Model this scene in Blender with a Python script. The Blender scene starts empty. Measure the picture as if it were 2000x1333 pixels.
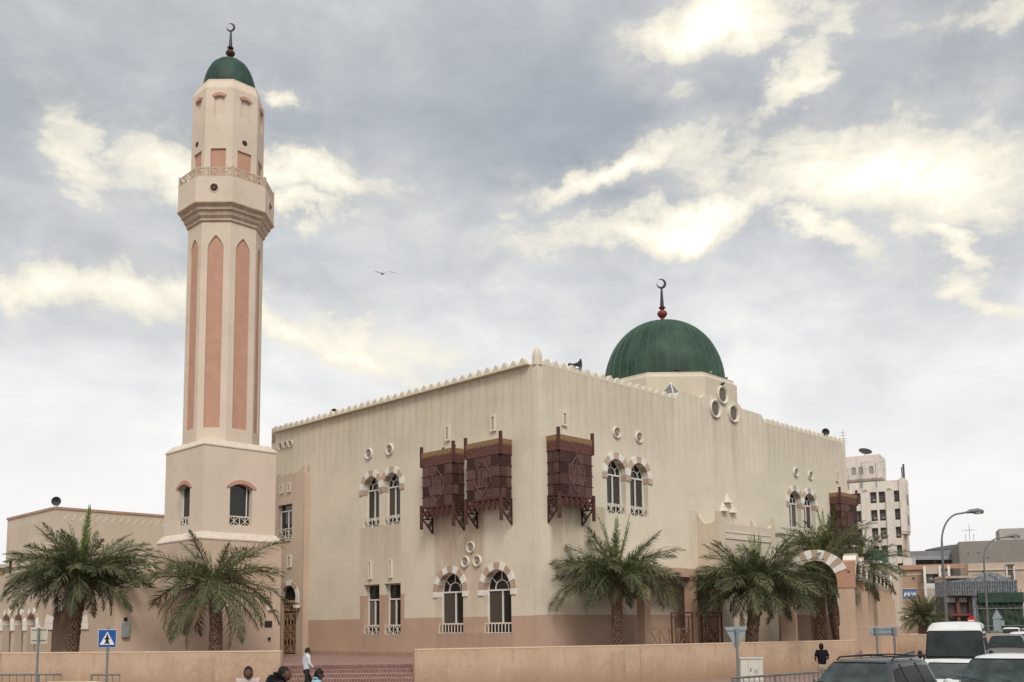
import bpy, bmesh, math, random
from mathutils import Vector, Matrix, geometry
random.seed(7)
R = math.radians
PI = math.pi
sc = bpy.context.scene
COL = sc.collection

# ---------------------------------------------------------------- camera
cam_d = bpy.data.cameras.new("camera"); cam = bpy.data.objects.new("camera", cam_d); COL.objects.link(cam)
sc.camera = cam
pit, rol = math.atan(218.6 / 1922), math.atan(0.01085)
r0 = Vector((1, 0, 0)); Fw = Vector((0, math.cos(pit), math.sin(pit))); u0 = Vector((0, -math.sin(pit), math.cos(pit)))
Rt = r0 * math.cos(rol) - u0 * math.sin(rol); Up = u0 * math.cos(rol) + r0 * math.sin(rol)
M = Matrix((Rt, Up, -Fw)).transposed().to_4x4(); M.translation = (0, 0, 2.45)
cam.matrix_world = M
cam_d.sensor_width = 36; cam_d.lens = 1922 / 2000 * 36
cam_d.shift_y = 338.5 / 2000
cam_d.clip_start = 0.1; cam_d.clip_end = 6000

# ---------------------------------------------------------------- world: nishita sky behind a broken cloud layer
w = bpy.data.worlds.new("World"); sc.world = w; w.use_nodes = True
nt = w.node_tree; nt.nodes.clear()
class G:
    """tiny node helper"""
    def __init__(s, nt): s.nt = nt
    def n(s, t, **k):
        x = s.nt.nodes.new(t)
        for a, b in k.items(): setattr(x, a, b)
        return x
    def m(s, op, a, b=None, c=None, clamp=False):
        x = s.n('ShaderNodeMath', operation=op); x.use_clamp = clamp
        for i, v in enumerate((a, b, c)):
            if v is None: continue
            if isinstance(v, (int, float)): x.inputs[i].default_value = v
            else: s.nt.links.new(v, x.inputs[i])
        return x.outputs[0]
    def noise(s, vec, scale, detail=4, rough=.5, dist=0, dim='3D'):
        x = s.n('ShaderNodeTexNoise'); x.noise_dimensions = dim
        x.inputs['Scale'].default_value = scale; x.inputs['Detail'].default_value = detail
        x.inputs['Roughness'].default_value = rough; x.inputs['Distortion'].default_value = dist
        if vec is not None: s.nt.links.new(vec, x.inputs['Vector'])
        return x.outputs[0]
    def xyz(s, a, b, c):
        x = s.n('ShaderNodeCombineXYZ')
        for i, v in enumerate((a, b, c)):
            if isinstance(v, (int, float)): x.inputs[i].default_value = v
            else: s.nt.links.new(v, x.inputs[i])
        return x.outputs[0]
    def ramp(s, fac, stops, interp='LINEAR'):
        x = s.n('ShaderNodeValToRGB'); e = x.color_ramp.elements; x.color_ramp.interpolation = interp
        while len(e) < len(stops): e.new(.5)
        for i, (p, c) in enumerate(stops):
            e[i].position = p; e[i].color = (c[0], c[1], c[2], 1) if isinstance(c, (tuple, list)) else (c, c, c, 1)
        s.nt.links.new(fac, x.inputs[0]); return x.outputs[0]
    def mix(s, fac, a, b, mode='MIX'):
        x = s.n('ShaderNodeMix'); x.data_type = 'RGBA'; x.blend_type = mode
        for i, v in ((0, fac), (6, a), (7, b)):
            if isinstance(v, (int, float)): x.inputs[i].default_value = v
            elif isinstance(v, (tuple, list)): x.inputs[i].default_value = (v[0], v[1], v[2], 1)
            else: s.nt.links.new(v, x.inputs[i])
        return x.outputs[2]
    def link(s, a, b): s.nt.links.new(a, b)

SUN_EL, SUN_AZ = 46, 172        # degrees; azimuth measured clockwise from +Y (camera looks along +Y)
g = G(nt)
tc = g.n('ShaderNodeTexCoord'); sep = g.n('ShaderNodeSeparateXYZ'); g.link(tc.outputs['Generated'], sep.inputs[0])
X, Y, Z = sep.outputs
DEG = 180 / PI
az = g.m('MULTIPLY', g.m('ARCTAN2', X, Y), DEG)
el = g.m('MULTIPLY', g.m('ARCSINE', Z), DEG)
stretch = g.xyz(X, Y, g.m('MULTIPLY', Z, 2.2))
warp = g.noise(stretch, 4.5, 7, .62)
warp2 = g.noise(g.xyz(Z, X, Y), 6.0, 7, .62)
azw = g.m('ADD', az, g.m('MULTIPLY', g.m('SUBTRACT', warp, .5), 15.0))
elw = g.m('ADD', el, g.m('MULTIPLY', g.m('SUBTRACT', warp2, .5), 9.0))
SKY_GAPS = [(14.06,32.59,3.6,1.5,0,1.0),(17.42,29.16,3.6,1.3,45,.75),(26.76,29.34,4.2,1.2,-10,.62),(10.6,29.3,2.6,1.3,0,.5),
 (5.6,25.9,3.8,1.0,12,.85),(21.0,24.2,7.5,2.4,-5,.95),(11.5,23.0,7.0,1.3,6,1.0),(18.14,21.14,3.0,1.0,-30,.8),(24.05,20.06,3.0,1.0,-50,.72),
 (25.93,17.0,2.2,1.0,-30,.68),(-25.5,25.2,2.4,1.8,-50,.66),(-19.3,24.8,3.0,1.7,0,.85),(-13.0,24.6,4.8,1.4,-5,.95),(-12.4,22.9,3.6,.9,-5,.85),(-12.91,29.1,1.4,0.8,0,.7),
 (-25.0,18.4,6.5,1.6,-5,.85),(-16.0,18.2,6,1.2,-8,.78),(-10.0,16.6,6.5,1.3,-22,.75),(-4,16.0,3.6,1.2,-10,.58),(3.2,18.0,2.0,0.7,0,.42),(0.35,23.6,1.2,0.6,-20,.45)]
gap = None
for (a, e, sa, se, rot, k) in SKY_GAPS:
    da = g.m('SUBTRACT', azw, a); de = g.m('SUBTRACT', elw, e); c, s_ = math.cos(R(rot)), math.sin(R(rot))
    p = g.m('ADD', g.m('MULTIPLY', da, c / sa / 1.12), g.m('MULTIPLY', de, s_ / sa / 1.12))
    q = g.m('ADD', g.m('MULTIPLY', da, -s_ / se * 1.18), g.m('MULTIPLY', de, c / se * 1.18))
    d2 = g.m('ADD', g.m('MULTIPLY', p, p), g.m('MULTIPLY', q, q))
    v = g.m('DIVIDE', k, g.m('ADD', 1.0, g.m('MULTIPLY', d2, .60)))
    gap = v if gap is None else g.m('MAXIMUM', gap, v)
big = g.noise(stretch, 2.3, 6, .55)
mid = g.noise(g.xyz(X, Y, g.m('MULTIPLY', Z, 1.6)), 7.5, 8, .58, .3)
fine = g.noise(stretch, 13, 12, .68, .5)
outside = g.m('MULTIPLY', g.m('SUBTRACT', big, .44), 3.2, clamp=True)
ahead = g.m('MULTIPLY', g.m('SUBTRACT', g.m('ABSOLUTE', az), 30), .08, clamp=True)
above = g.m('MULTIPLY', g.m('SUBTRACT', el, 33), .08, clamp=True)
away = g.m('MAXIMUM', ahead, above)
gap = g.m('MAXIMUM', gap, g.m('MULTIPLY', outside, away))
lump = g.m('ADD', g.m('MULTIPLY', g.m('SUBTRACT', mid, .5), .95), g.m('MULTIPLY', g.m('SUBTRACT', fine, .5), .62))
gap = g.m('ADD', gap, g.m('MULTIPLY', lump, g.m('ADD', .35, gap)))
hz = g.m('MULTIPLY', el, 1 / 34., clamp=True)
body = g.ramp(hz, [(0.0, (.60, .59, .58)), (.2, (.645, .635, .625)), (.42, (.575, .573, .57)), (.60, (.435, .445, .455)), (.78, (.355, .372, .39)), (1.0, (.36, .374, .388))])
tone = g.m('ADD', g.m('ADD', g.m('MULTIPLY', big, .75), g.m('MULTIPLY', mid, .5)), g.m('MULTIPLY', fine, .18))
tone = g.m('MULTIPLY', g.m('SUBTRACT', tone, .46), 2.0, clamp=True)
thick = g.ramp(tone, [(0, (.68, .70, .72)), (.4, (.87, .88, .89)), (.65, (1.08, 1.07, 1.06)), (1, (1.45, 1.40, 1.30))])
soft = g.m('MULTIPLY', g.m('SUBTRACT', hz, .16), 3.0, clamp=True)
thick = g.mix(soft, (1, 1, 1), thick)
cloud = g.mix(1.0, body, thick, 'MULTIPLY')
# the heavy bank hanging over the middle of the street
ba = g.m('DIVIDE', g.m('SUBTRACT', azw, 3.5), 8.0); be = g.m('DIVIDE', g.m('SUBTRACT', elw, 29.0), 4.0)
bank = g.m('DIVIDE', .44, g.m('ADD', 1.0, g.m('ADD', g.m('MULTIPLY', ba, ba), g.m('MULTIPLY', be, be))))
cloud = g.mix(bank, cloud, (.14, .17, .22))
edge = g.ramp(gap, [(.25, 0), (.46, .24), (.55, .66), (.70, .95), (.85, 1)])
bright = g.ramp(gap, [(.25, (.46, .455, .44)), (.5, (.60, .565, .475)), (.75, (.68, .64, .53)), (1, (.85, .81, .70))])
skycol = g.mix(edge, cloud, bright)
nish = g.n('ShaderNodeTexSky'); nish.sky_type = 'NISHITA'; nish.sun_disc = False
nish.sun_elevation = R(SUN_EL); nish.sun_rotation = R(SUN_AZ); nish.dust_density = 4
ten = g.mix(1.0, skycol, (10., 10., 10.), 'MULTIPLY')
mixed = g.mix(.94, nish.outputs[0], ten)
bg = g.n('ShaderNodeBackground'); bg.inputs[1].default_value = 0.1
out = g.n('ShaderNodeOutputWorld'); g.link(mixed, bg.inputs[0]); g.link(bg.outputs[0], out.inputs[0])

sun_d = bpy.data.lights.new("sun", 'SUN'); sun = bpy.data.objects.new("sun", sun_d); COL.objects.link(sun)
sun_d.energy = 1.5; sun_d.angle = R(22); sun_d.color = (1, .95, .87)
sd = Vector((math.sin(R(SUN_AZ)) * math.cos(R(SUN_EL)), math.cos(R(SUN_AZ)) * math.cos(R(SUN_EL)), math.sin(R(SUN_EL))))
sun.rotation_euler = sd.to_track_quat('Z', 'Y').to_euler()
vs = sc.view_settings
sc.display_settings.display_device = 'sRGB'
vs.view_transform = 'Standard'; vs.look = 'None'; vs.exposure = 0.62; vs.gamma = 1; vs.use_curve_mapping = False

# ---------------------------------------------------------------- object helpers
def tag(o, label=None, cat=None, group=None, kind=None):
    if label: o['label'] = label
    if cat: o['category'] = cat
    if group: o['group'] = group
    if kind: o['kind'] = kind
    return o
def empty(name, loc=(0, 0, 0), az_=0, label=None, cat=None, group=None):
    o = bpy.data.objects.new(name, None); COL.objects.link(o); o.location = loc; o.rotation_euler = (0, 0, az_)
    o.empty_display_size = .2
    return tag(o, label, cat, group)
def link(name, me, parent=None, loc=None, rot=None, scale=None):
    o = bpy.data.objects.new(name, me); COL.objects.link(o); o.parent = parent
    if loc is not None: o.location = loc
    if rot is not None: o.rotation_euler = rot
    if scale is not None: o.scale = scale if not isinstance(scale, (int, float)) else (scale,) * 3
    return o
KIDS = {}
def copy_tree(o, parent=None):
    c = o.copy(); COL.objects.link(c); c.parent = parent
    for ch in o.children: copy_tree(ch, c)
    return c

class MB:
    def __init__(s): s.v = []; s.f = []; s.m = []
    def add(s, vs_, fs, mi=0, T=None):
        b = len(s.v)
        for p in vs_: s.v.append(tuple(T @ Vector(p)) if T is not None else tuple(p))
        for f in fs: s.f.append(tuple(b + i for i in f)); s.m.append(mi)
        return s
    def box(s, x0, x1, y0, y1, z0, z1, mi=0, T=None):
        return s.add([(x0,y0,z0),(x1,y0,z0),(x1,y1,z0),(x0,y1,z0),(x0,y0,z1),(x1,y0,z1),(x1,y1,z1),(x0,y1,z1)],
              [(0,3,2,1),(4,5,6,7),(0,1,5,4),(1,2,6,5),(2,3,7,6),(3,0,4,7)], mi, T)
    def prism(s, poly, P, w0, w1, mi=0, T=None, caps=True):
        """poly of (s,z); P(s,z,w) -> 3d ; extruded from depth w0 to w1"""
        n = len(poly)
        vv = [P(a, b, w0) for a, b in poly] + [P(a, b, w1) for a, b in poly]
        ff = [(i, (i+1) % n, n+(i+1) % n, n+i) for i in range(n)]
        if caps: ff += [tuple(range(n))[::-1], tuple(range(n, 2*n))]
        return s.add(vv, ff, mi, T)
    def lathe(s, prof, n=24, c=(0, 0), mi=0, T=None, a0=0, cap=False, sx=1, sy=1):
        b = []; ff = []
        for r, z in prof:
            for k in range(n):
                a = a0 + 2*PI*k/n; b.append((c[0]+r*math.cos(a)*sx, c[1]+r*math.sin(a)*sy, z))
        for j in range(len(prof)-1):
            for k in range(n):
                k2 = (k+1) % n; ff.append((j*n+k, j*n+k2, (j+1)*n+k2, (j+1)*n+k))
        if cap: ff += [tuple(range(n))[::-1], tuple((len(prof)-1)*n+k for k in range(n))]
        return s.add(b, ff, mi, T)
    def tube(s, pts, r, n=8, mi=0, T=None, cap=True):
        pts = [Vector(p) for p in pts]; rr = r if isinstance(r, (list, tuple)) else [r]*len(pts)
        b = []; ff = []; prev = None
        for i, p in enumerate(pts):
            d = (pts[min(i+1, len(pts)-1)] - pts[max(i-1, 0)]).normalized()
            if prev is None:
                a = Vector((0, 0, 1)) if abs(d.z) < .9 else Vector((1, 0, 0)); e1 = d.cross(a).normalized()
            else: e1 = (prev - d*prev.dot(d)).normalized()
            prev = e1; e2 = d.cross(e1)
            for k in range(n):
                t = 2*PI*k/n + (PI/4 if n == 4 else 0); b.append(p + (e1*math.cos(t) + e2*math.sin(t))*rr[i])
        for i in range(len(pts)-1):
            for k in range(n): k2 = (k+1) % n; ff.append((i*n+k, i*n+k2, (i+1)*n+k2, (i+1)*n+k))
        if cap: ff += [tuple(range(n))[::-1], tuple((len(pts)-1)*n+k for k in range(n))]
        return s.add([tuple(q) for q in b], ff, mi, T)
    def sheet(s, outer, holes, P, w=0, mi=0, reveal=0, rmi=None):
        """flat wall sheet with holes, and the reveals of the holes"""
        loops = [[Vector((a, b, 0)) for a, b in outer]] + [[Vector((a, b, 0)) for a, b in h] for h in holes]
        tri = geometry.tessellate_polygon(loops); pts = [q for l in loops for q in l]
        s.add([P(q.x, q.y, w) for q in pts], tri, mi)
        for h in holes:
            if reveal: s.prism(h, P, w, w+reveal, mi if rmi is None else rmi, caps=False)
        return s
    def build(s, name, mats, parent=None, smooth=False, loc=None, rot=None, bevel=0):
        me = s.mesh(name, mats, smooth); o = link(name, me, parent, loc, rot)
        if bevel:
            b = o.modifiers.new('b', 'BEVEL'); b.width = bevel; b.segments = 2; b.limit_method = 'ANGLE'; b.angle_limit = R(40)
        return o
    def mesh(s, name, mats, smooth=False):
        me = bpy.data.meshes.new(name); me.from_pydata(s.v, [], s.f); me.validate()
        if not isinstance(mats, (list, tuple)): mats = [mats]
        for m_ in mats: me.materials.append(m_)
        if len(me.polygons) == len(s.m): me.polygons.foreach_set('material_index', s.m)
        bm = bmesh.new(); bm.from_mesh(me); bmesh.ops.recalc_face_normals(bm, faces=bm.faces); bm.to_mesh(me); bm.free()
        if smooth:
            me.polygons.foreach_set('use_smooth', [True]*len(me.polygons))
            if smooth != 'all': me.set_sharp_from_angle(angle=R(38))
        me.update(); return me

# ---------------------------------------------------------------- materials
MATS = {}
def mat(name, col, rough=.85, var=.12, scale=3, bump=.15, bscale=30, metal=0, spec=.3, coat=0, alpha=1, dark=None, stretch_z=1, emis=None):
    if name in MATS: return MATS[name]
    m = bpy.data.materials.new(name); m.use_nodes = True; nt = m.node_tree; b = nt.nodes['Principled BSDF']; g = G(nt)
    b.inputs['Roughness'].default_value = rough; b.inputs['Metallic'].default_value = metal
    b.inputs['Specular IOR Level'].default_value = spec; b.inputs['Coat Weight'].default_value = coat
    tc = g.n('ShaderNodeTexCoord'); co = tc.outputs['Object']
    if stretch_z != 1:
        mp = g.n('ShaderNodeMapping'); mp.inputs['Scale'].default_value = (1, 1, stretch_z); g.link(co, mp.inputs[0]); co = mp.outputs[0]
    if var:
        n = g.noise(co, scale, 6, .6)
        lo = tuple(c*(1-var) for c in col); hi = tuple(min(1, c*(1+var)) for c in col)
        if dark: lo = dark
        g.link(g.ramp(n, [(.3, lo), (.7, hi)]), b.inputs['Base Color'])
    else: b.inputs['Base Color'].default_value = (*col, 1)
    if bump:
        n2 = g.noise(co, bscale, 4, .6); bp = g.n('ShaderNodeBump'); bp.inputs['Strength'].default_value = bump; bp.inputs['Distance'].default_value = .02
        g.link(n2, bp.inputs['Height']); g.link(bp.outputs[0], b.inputs['Normal'])
    if emis: b.inputs['Emission Color'].default_value = (*emis[:3], 1); b.inputs['Emission Strength'].default_value = emis[3]
    MATS[name] = m; return m

def plaster(name, col, band=None, flute=None, foot=None, boxes=(), stains=(), axis='xy', streak=.25, streak_col=None, top_dirt=None, mott=.10):
    """painted render: mottling, rain streaks running down, an optional dado band (z, colour) and stains with a place of their own.
    axis: which local coordinate runs along the wall ('x', 'y' or 'xy')"""
    m = bpy.data.materials.new(name); m.use_nodes = True; nt = m.node_tree; b = nt.nodes['Principled BSDF']; g = G(nt)
    b.inputs['Roughness'].default_value = .9; b.inputs['Specular IOR Level'].default_value = .15
    tc = g.n('ShaderNodeTexCoord'); sp = g.n('ShaderNodeSeparateXYZ'); g.link(tc.outputs['Object'], sp.inputs[0]); x, y, z = sp.outputs
    along = {'x': x, 'y': y, 'xy': g.m('ADD', x, y)}[axis]
    base = (col[0], col[1], col[2])
    if band:
        zb, bc = band
        f = g.m('LESS_THAN', z, zb)
        for (s0, s1, z1) in boxes:
            q = g.m('MULTIPLY', g.m('GREATER_THAN', along, s0), g.m('LESS_THAN', along, s1)); q = g.m('MULTIPLY', q, g.m('LESS_THAN', z, z1)); f = g.m('MAXIMUM', f, q)
        base = g.mix(f, base, bc)
    mo = g.noise(tc.outputs['Object'], .55, 5, .6)
    mo2 = g.noise(tc.outputs['Object'], 5, 5, .65)
    k = g.ramp(g.m('ADD', g.m('MULTIPLY', mo, .65), g.m('MULTIPLY', mo2, .35)), [(.3, 1-mott*1.3), (.5, 1), (.72, 1+mott*.5)])
    base = g.mix(1, base, k, 'MULTIPLY')
    vo = g.n('ShaderNodeTexVoronoi'); vo.inputs['Scale'].default_value = .42; vo.distance = 'CHEBYCHEV'; g.link(g.xyz(along, 1.5, g.m('MULTIPLY', z, 1.2)), vo.inputs['Vector'])
    vs_ = g.n('ShaderNodeSeparateXYZ'); g.link(vo.outputs['Color'], vs_.inputs[0])
    base = g.mix(1, base, g.ramp(vs_.outputs[0], [(0, .965), (.5, 1), (1, 1.02)]), 'MULTIPLY')     # faint coats of touching-up paint
    sv = g.xyz(g.m('MULTIPLY', along, 3.2), 0, g.m('MULTIPLY', z, .16)); s1_ = g.noise(sv, 1, 7, .75, .4)
    sv2 = g.xyz(g.m('MULTIPLY', along, 11), 3, g.m('MULTIPLY', z, .35)); s2_ = g.noise(sv2, 1, 4, .65)
    st = g.m('MULTIPLY', g.ramp(s1_, [(.42, 0), (.72, 1)]), g.ramp(s2_, [(.3, .35), (.7, 1)]))
    if top_dirt:   # streaks start at a parapet and fade downwards
        z0, z1 = top_dirt
        fade = g.ramp(g.m('DIVIDE', g.m('SUBTRACT', z, z0), z1-z0, clamp=True), [(0, .35), (1, 1)]); st = g.m('MULTIPLY', st, fade)
    sc_ = streak_col or (col[0]*.62, col[1]*.58, col[2]*.52)
    base = g.mix(g.m('MULTIPLY', st, streak), base, sc_)
    if foot:       # splash dirt creeping up from the pavement, with a ragged edge
        zf_, fc_ = foot; rg = g.noise(g.xyz(g.m('MULTIPLY', along, .8), 5, g.m('MULTIPLY', z, .5)), 1, 6, .75); rg2 = g.noise(g.xyz(g.m('MULTIPLY', along, 5), 9, g.m('MULTIPLY', z, 2.5)), 1, 5, .7)
        hh = g.m('MULTIPLY', g.m('ADD', rg, g.m('MULTIPLY', g.m('SUBTRACT', rg2, .5), .6)), zf_*2)
        base = g.mix(g.m('MULTIPLY', g.m('SUBTRACT', 1, g.m('DIVIDE', z, hh), clamp=True), .85), base, fc_)
    if flute:      # rain runs below each merlon gap
        ztop_, zlen, ks, off_ = flute
        wob = g.m('MULTIPLY', g.m('SUBTRACT', g.noise(g.xyz(g.m('MULTIPLY', along, .9), 0, g.m('MULTIPLY', z, .3)), 1, 3), .5), .8)
        ph = g.m('MULTIPLY', g.m('ADD', g.m('ADD', along, wob), off_), 2*PI/.55)
        ln_ = g.m('POWER', g.m('ADD', g.m('MULTIPLY', g.m('COSINE', ph), .5), .5), 5.0)
        br = g.noise(g.xyz(g.m('MULTIPLY', along, 1.7), 7, 0), 1, 4, .7)
        reach = g.m('MULTIPLY', g.m('ADD', .35, g.m('MULTIPLY', br, 1.3)), zlen)
        fd = g.m('SUBTRACT', 1, g.m('DIVIDE', g.m('SUBTRACT', ztop_, z), reach), clamp=True)
        base = g.mix(g.m('MULTIPLY', g.m('MULTIPLY', ln_, g.m('POWER', fd, .7)), ks), base, sc_)
    for (s0, s1, z0, z1, k_, c_) in stains:
        e = min(.12, (s1-s0)*1.2)
        a = g.m('MULTIPLY', g.m('DIVIDE', g.m('SUBTRACT', along, s0-e), 2*e, clamp=True), g.m('DIVIDE', g.m('SUBTRACT', s1+e, along), 2*e, clamp=True))
        zz = g.m('MULTIPLY', g.m('DIVIDE', g.m('SUBTRACT', z, z0), max(.01, z1-z0), clamp=True), g.m('LESS_THAN', z, z1+.02))
        sv3 = g.xyz(g.m('MULTIPLY', along, 3.5), s0, g.m('MULTIPLY', z, .4)); n3 = g.ramp(g.noise(sv3, 1, 8, .75, .5), [(.30, .15), (.66, 1)])
        base = g.mix(g.m('MULTIPLY', g.m('MULTIPLY', a, g.m('POWER', zz, .6)), g.m('MULTIPLY', n3, k_)), base, c_)
    g.link(base, b.inputs['Base Color'])
    n2 = g.noise(tc.outputs['Object'], 28, 5, .7); bp = g.n('ShaderNodeBump'); bp.inputs['Strength'].default_value = .22; bp.inputs['Distance'].default_value = .02
    n3 = g.noise(tc.outputs['Object'], 1.6, 3, .5)
    g.link(g.m('ADD', n2, g.m('MULTIPLY', n3, 3)), bp.inputs['Height']); g.link(bp.outputs[0], b.inputs['Normal'])
    MATS[name] = m; return m
# ================================================================ colours
CREAM = (.675, .612, .500); CREAM2 = (.675, .605, .490); BAND = (.485, .345, .26); PINK = (.50, .285, .205); MIN_C = (.66, .555, .455)
WHITE = (.76, .74, .69); WOOD = (.085, .028, .024)
m_white = mat('white_paint', (.72, .70, .66), rough=.5, var=.05, bump=.05)
m_trim = mat('pale_trim', (.66, .61, .52), rough=.8, var=.12, scale=9)
m_stonew = mat('white_stone', (.74, .71, .65), rough=.85, var=.09, scale=7)
m_stonet = mat('tan_stone', (.47, .365, .275), rough=.85, var=.12, scale=7)
m_stonep = mat('pink_stone', (.45, .32, .24), rough=.85, var=.1, scale=7)
m_glass = mat('window_glass', (.018, .018, .017), rough=.08, var=.3, scale=1.2, bump=.02, bscale=2, spec=.5)
m_blind = mat('window_blind', (.085, .068, .055), rough=.6, var=.12, scale=3, spec=.2)
_g = G(m_blind.node_tree); _oi = _g.n('ShaderNodeObjectInfo'); _g.link(_g.ramp(_oi.outputs['Random'], [(0, (.035, .028, .024)), (.6, (.085, .068, .055)), (1, (.15, .13, .11))]), m_blind.node_tree.nodes['Principled BSDF'].inputs['Base Color'])
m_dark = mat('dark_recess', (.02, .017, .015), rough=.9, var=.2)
m_wood = mat('red_wood', (.095, .042, .037), rough=.75, var=.3, scale=9, spec=.2)
m_woodd = mat('dark_wood', (.055, .030, .026), rough=.8, var=.3, scale=6, spec=.2)
m_ochre = mat('ochre_trim', (.24, .15, .075), rough=.8, var=.2, scale=8)
m_green = mat('dome_green', (.034, .070, .049), rough=.62, var=.42, scale=.9, bump=.3, bscale=5, spec=.25)
m_rib = mat('dome_seam', (.065, .12, .085), rough=.5, var=.2)
m_fred = mat('finial_red', (.17, .035, .025), rough=.5, var=.2, spec=.4)
m_fblk = mat('finial_black', (.02, .02, .022), rough=.4, var=.2, spec=.5)
m_metal = mat('grey_metal', (.20, .215, .22), rough=.5, var=.12, metal=.3, spec=.5)
m_roof = mat('roof_screed', (.42, .38, .32), rough=.95, var=.15)
m_lat = None
def lattice_mat():
    m = bpy.data.materials.new('carved_lattice'); m.use_nodes = True; nt = m.node_tree; b = nt.nodes['Principled BSDF']; g = G(nt)
    b.inputs['Roughness'].default_value = .8; b.inputs['Specular IOR Level'].default_value = .2
    tc = g.n('ShaderNodeTexCoord'); sp = g.n('ShaderNodeSeparateXYZ'); g.link(tc.outputs['Object'], sp.inputs[0]); x, y, z = sp.outputs
    s = g.m('ADD', x, y); k = 46
    a = g.m('SINE', g.m('MULTIPLY', g.m('ADD', s, z), k)); c = g.m('SINE', g.m('MULTIPLY', g.m('SUBTRACT', s, z), k))
    f = g.m('ADD', g.m('MULTIPLY', g.m('MULTIPLY', a, c), .5), .5)
    n = g.noise(tc.outputs['Object'], 2.2, 4, .6)
    oi = g.n('ShaderNodeObjectInfo')
    f2 = g.m('ADD', g.m('ADD', f, g.m('MULTIPLY', g.m('SUBTRACT', n, .5), .5)), g.m('MULTIPLY', g.m('SUBTRACT', oi.outputs['Random'], .55), .75))
    g.link(g.ramp(f2, [(.25, (.034, .016, .014)), (.5, (.086, .041, .036)), (.8, (.155, .090, .080))]), b.inputs['Base Color'])
    bp = g.n('ShaderNodeBump'); bp.inputs['Strength'].default_value = .5; bp.inputs['Distance'].default_value = .02
    g.link(f, bp.inputs['Height']); g.link(bp.outputs[0], b.inputs['Normal']); return m
m_lat = lattice_mat()

# ================================================================ ground
m_asph = mat('asphalt', (.055, .053, .050), rough=.95, var=.25, scale=.8, bump=.3, bscale=60)
m_pave = mat('pavement', (.30, .22, .185), rough=.95, var=.15, scale=1.2, bump=.2)
m_tile = mat('terrace_paving', (.30, .185, .165), rough=.9, var=.16, scale=1.5)
m_brick = mat('step_brick', (.21, .105, .095), rough=.9, var=.35, scale=12)
m_sand = mat('dusty_ground', (.36, .29, .22), rough=.95, var=.15, scale=.1)
def flat(name, poly, z, m_, z0=None, parent=None):
    b = MB()
    if z0 is None: b.add([(x, y, z) for x, y in poly], [tuple(range(len(poly)))])
    else: b.prism(poly, lambda s, t, w_: (s, t, w_), z0, z)
    return tag(b.build(name, m_, parent), kind='structure' if parent is None else None)
flat('ground', [(-1500, -200), (1500, -200), (1500, 2500), (-1500, 2500)], -.02, m_sand)
flat('road', [(-80, -60), (90, -60), (90, 60), (95, 120), (140, 300), (120, 300), (60, 150), (30, 80), (18, 47), (14.4, 37.4), (8.6, 27.4), (5, 24.5), (-2, 23.6), (-4, 29), (-60, 33), (-80, 33)], .0, m_asph)
m_kerb = mat('kerb_stone', (.42, .40, .36), rough=.9, var=.15)
kerb = [(-60, 33), (-9, 30.2), (-5.2, 29.6), (-4, 28), (-2.5, 24.2), (0, 23.6), (4.6, 24.0), (8.4, 27.1), (14.2, 37.1), (18.9, 46.4), (29.5, 72), (46, 112)]
pave_back = [(46, 125), (26, 76), (16.6, 46.9), (10, 43), (-3.5, 37.1), (-8.8, 37.1), (-20, 38.8), (-60, 41.5)]
flat('pavement', kerb + pave_back, .12, m_pave, -.01)
b = MB()
for (a, c) in zip(kerb[:-1], kerb[1:]):
    a = Vector((*a, 0)); c = Vector((*c, 0)); d = (c-a).normalized(); n_ = Vector((d.y, -d.x, 0))
    L_ = (c-a).length; k = max(1, int(L_/1.0))
    for i in range(k):
        p = a + d*(L_*i/k+.01); q = a + d*(L_*(i+1)/k-.01)
        b.add([tuple(p), tuple(q), tuple(q+n_*.16), tuple(p+n_*.16)] + [tuple(v+Vector((0, 0, .135))) for v in (p, q, q+n_*.16, p+n_*.16)],
              [(3,2,1,0),(4,5,6,7),(0,1,5,4),(1,2,6,5),(2,3,7,6),(3,0,4,7)])
tag(b.build('kerb', m_kerb), kind='structure')
# raised terrace behind the boundary walls, with the brick steps leading up to it
Z0 = 1.05
flat('terrace', [(-3.5, 37.95), (-3.5, 37.2), (5.2, 40.6), (16.2, 46.6), (29, 78), (29, 95), (-60, 95), (-60, 41.6), (-19.9, 38.9), (-8.6, 37.2), (-8.6, 37.95)], Z0, m_tile, .05)
m_mortar = mat('mortar_joint', (.42, .33, .29), var=.15)
steps = empty('steps', (-6.1, 37.95, 0)); tag(steps, kind='structure')
for k in range(6):
    z1 = Z0 - .155*(k) - .0; y1 = -.34*k
    b = MB(); b.box(-2.48, 2.42, y1-.34, y1, z1-.155-.31, z1-.155 if k else z1-.155)
    b.build('tread', m_mortar, steps)
b = MB(); rnd = random.Random(3)
for k in range(7):
    z1 = Z0 - .155*k; yf = -.34*k
    n = 44
    for i in range(n):
        x0 = -2.47 + 4.88*i/n; j = rnd.uniform(-.004, .004)
        b.box(x0+.012, x0+4.88/n-.012, yf-.028+j, yf+.08, z1-.118, z1+.002+j)
tag(b.build('brick_course', m_brick, steps), kind='stuff')

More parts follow.
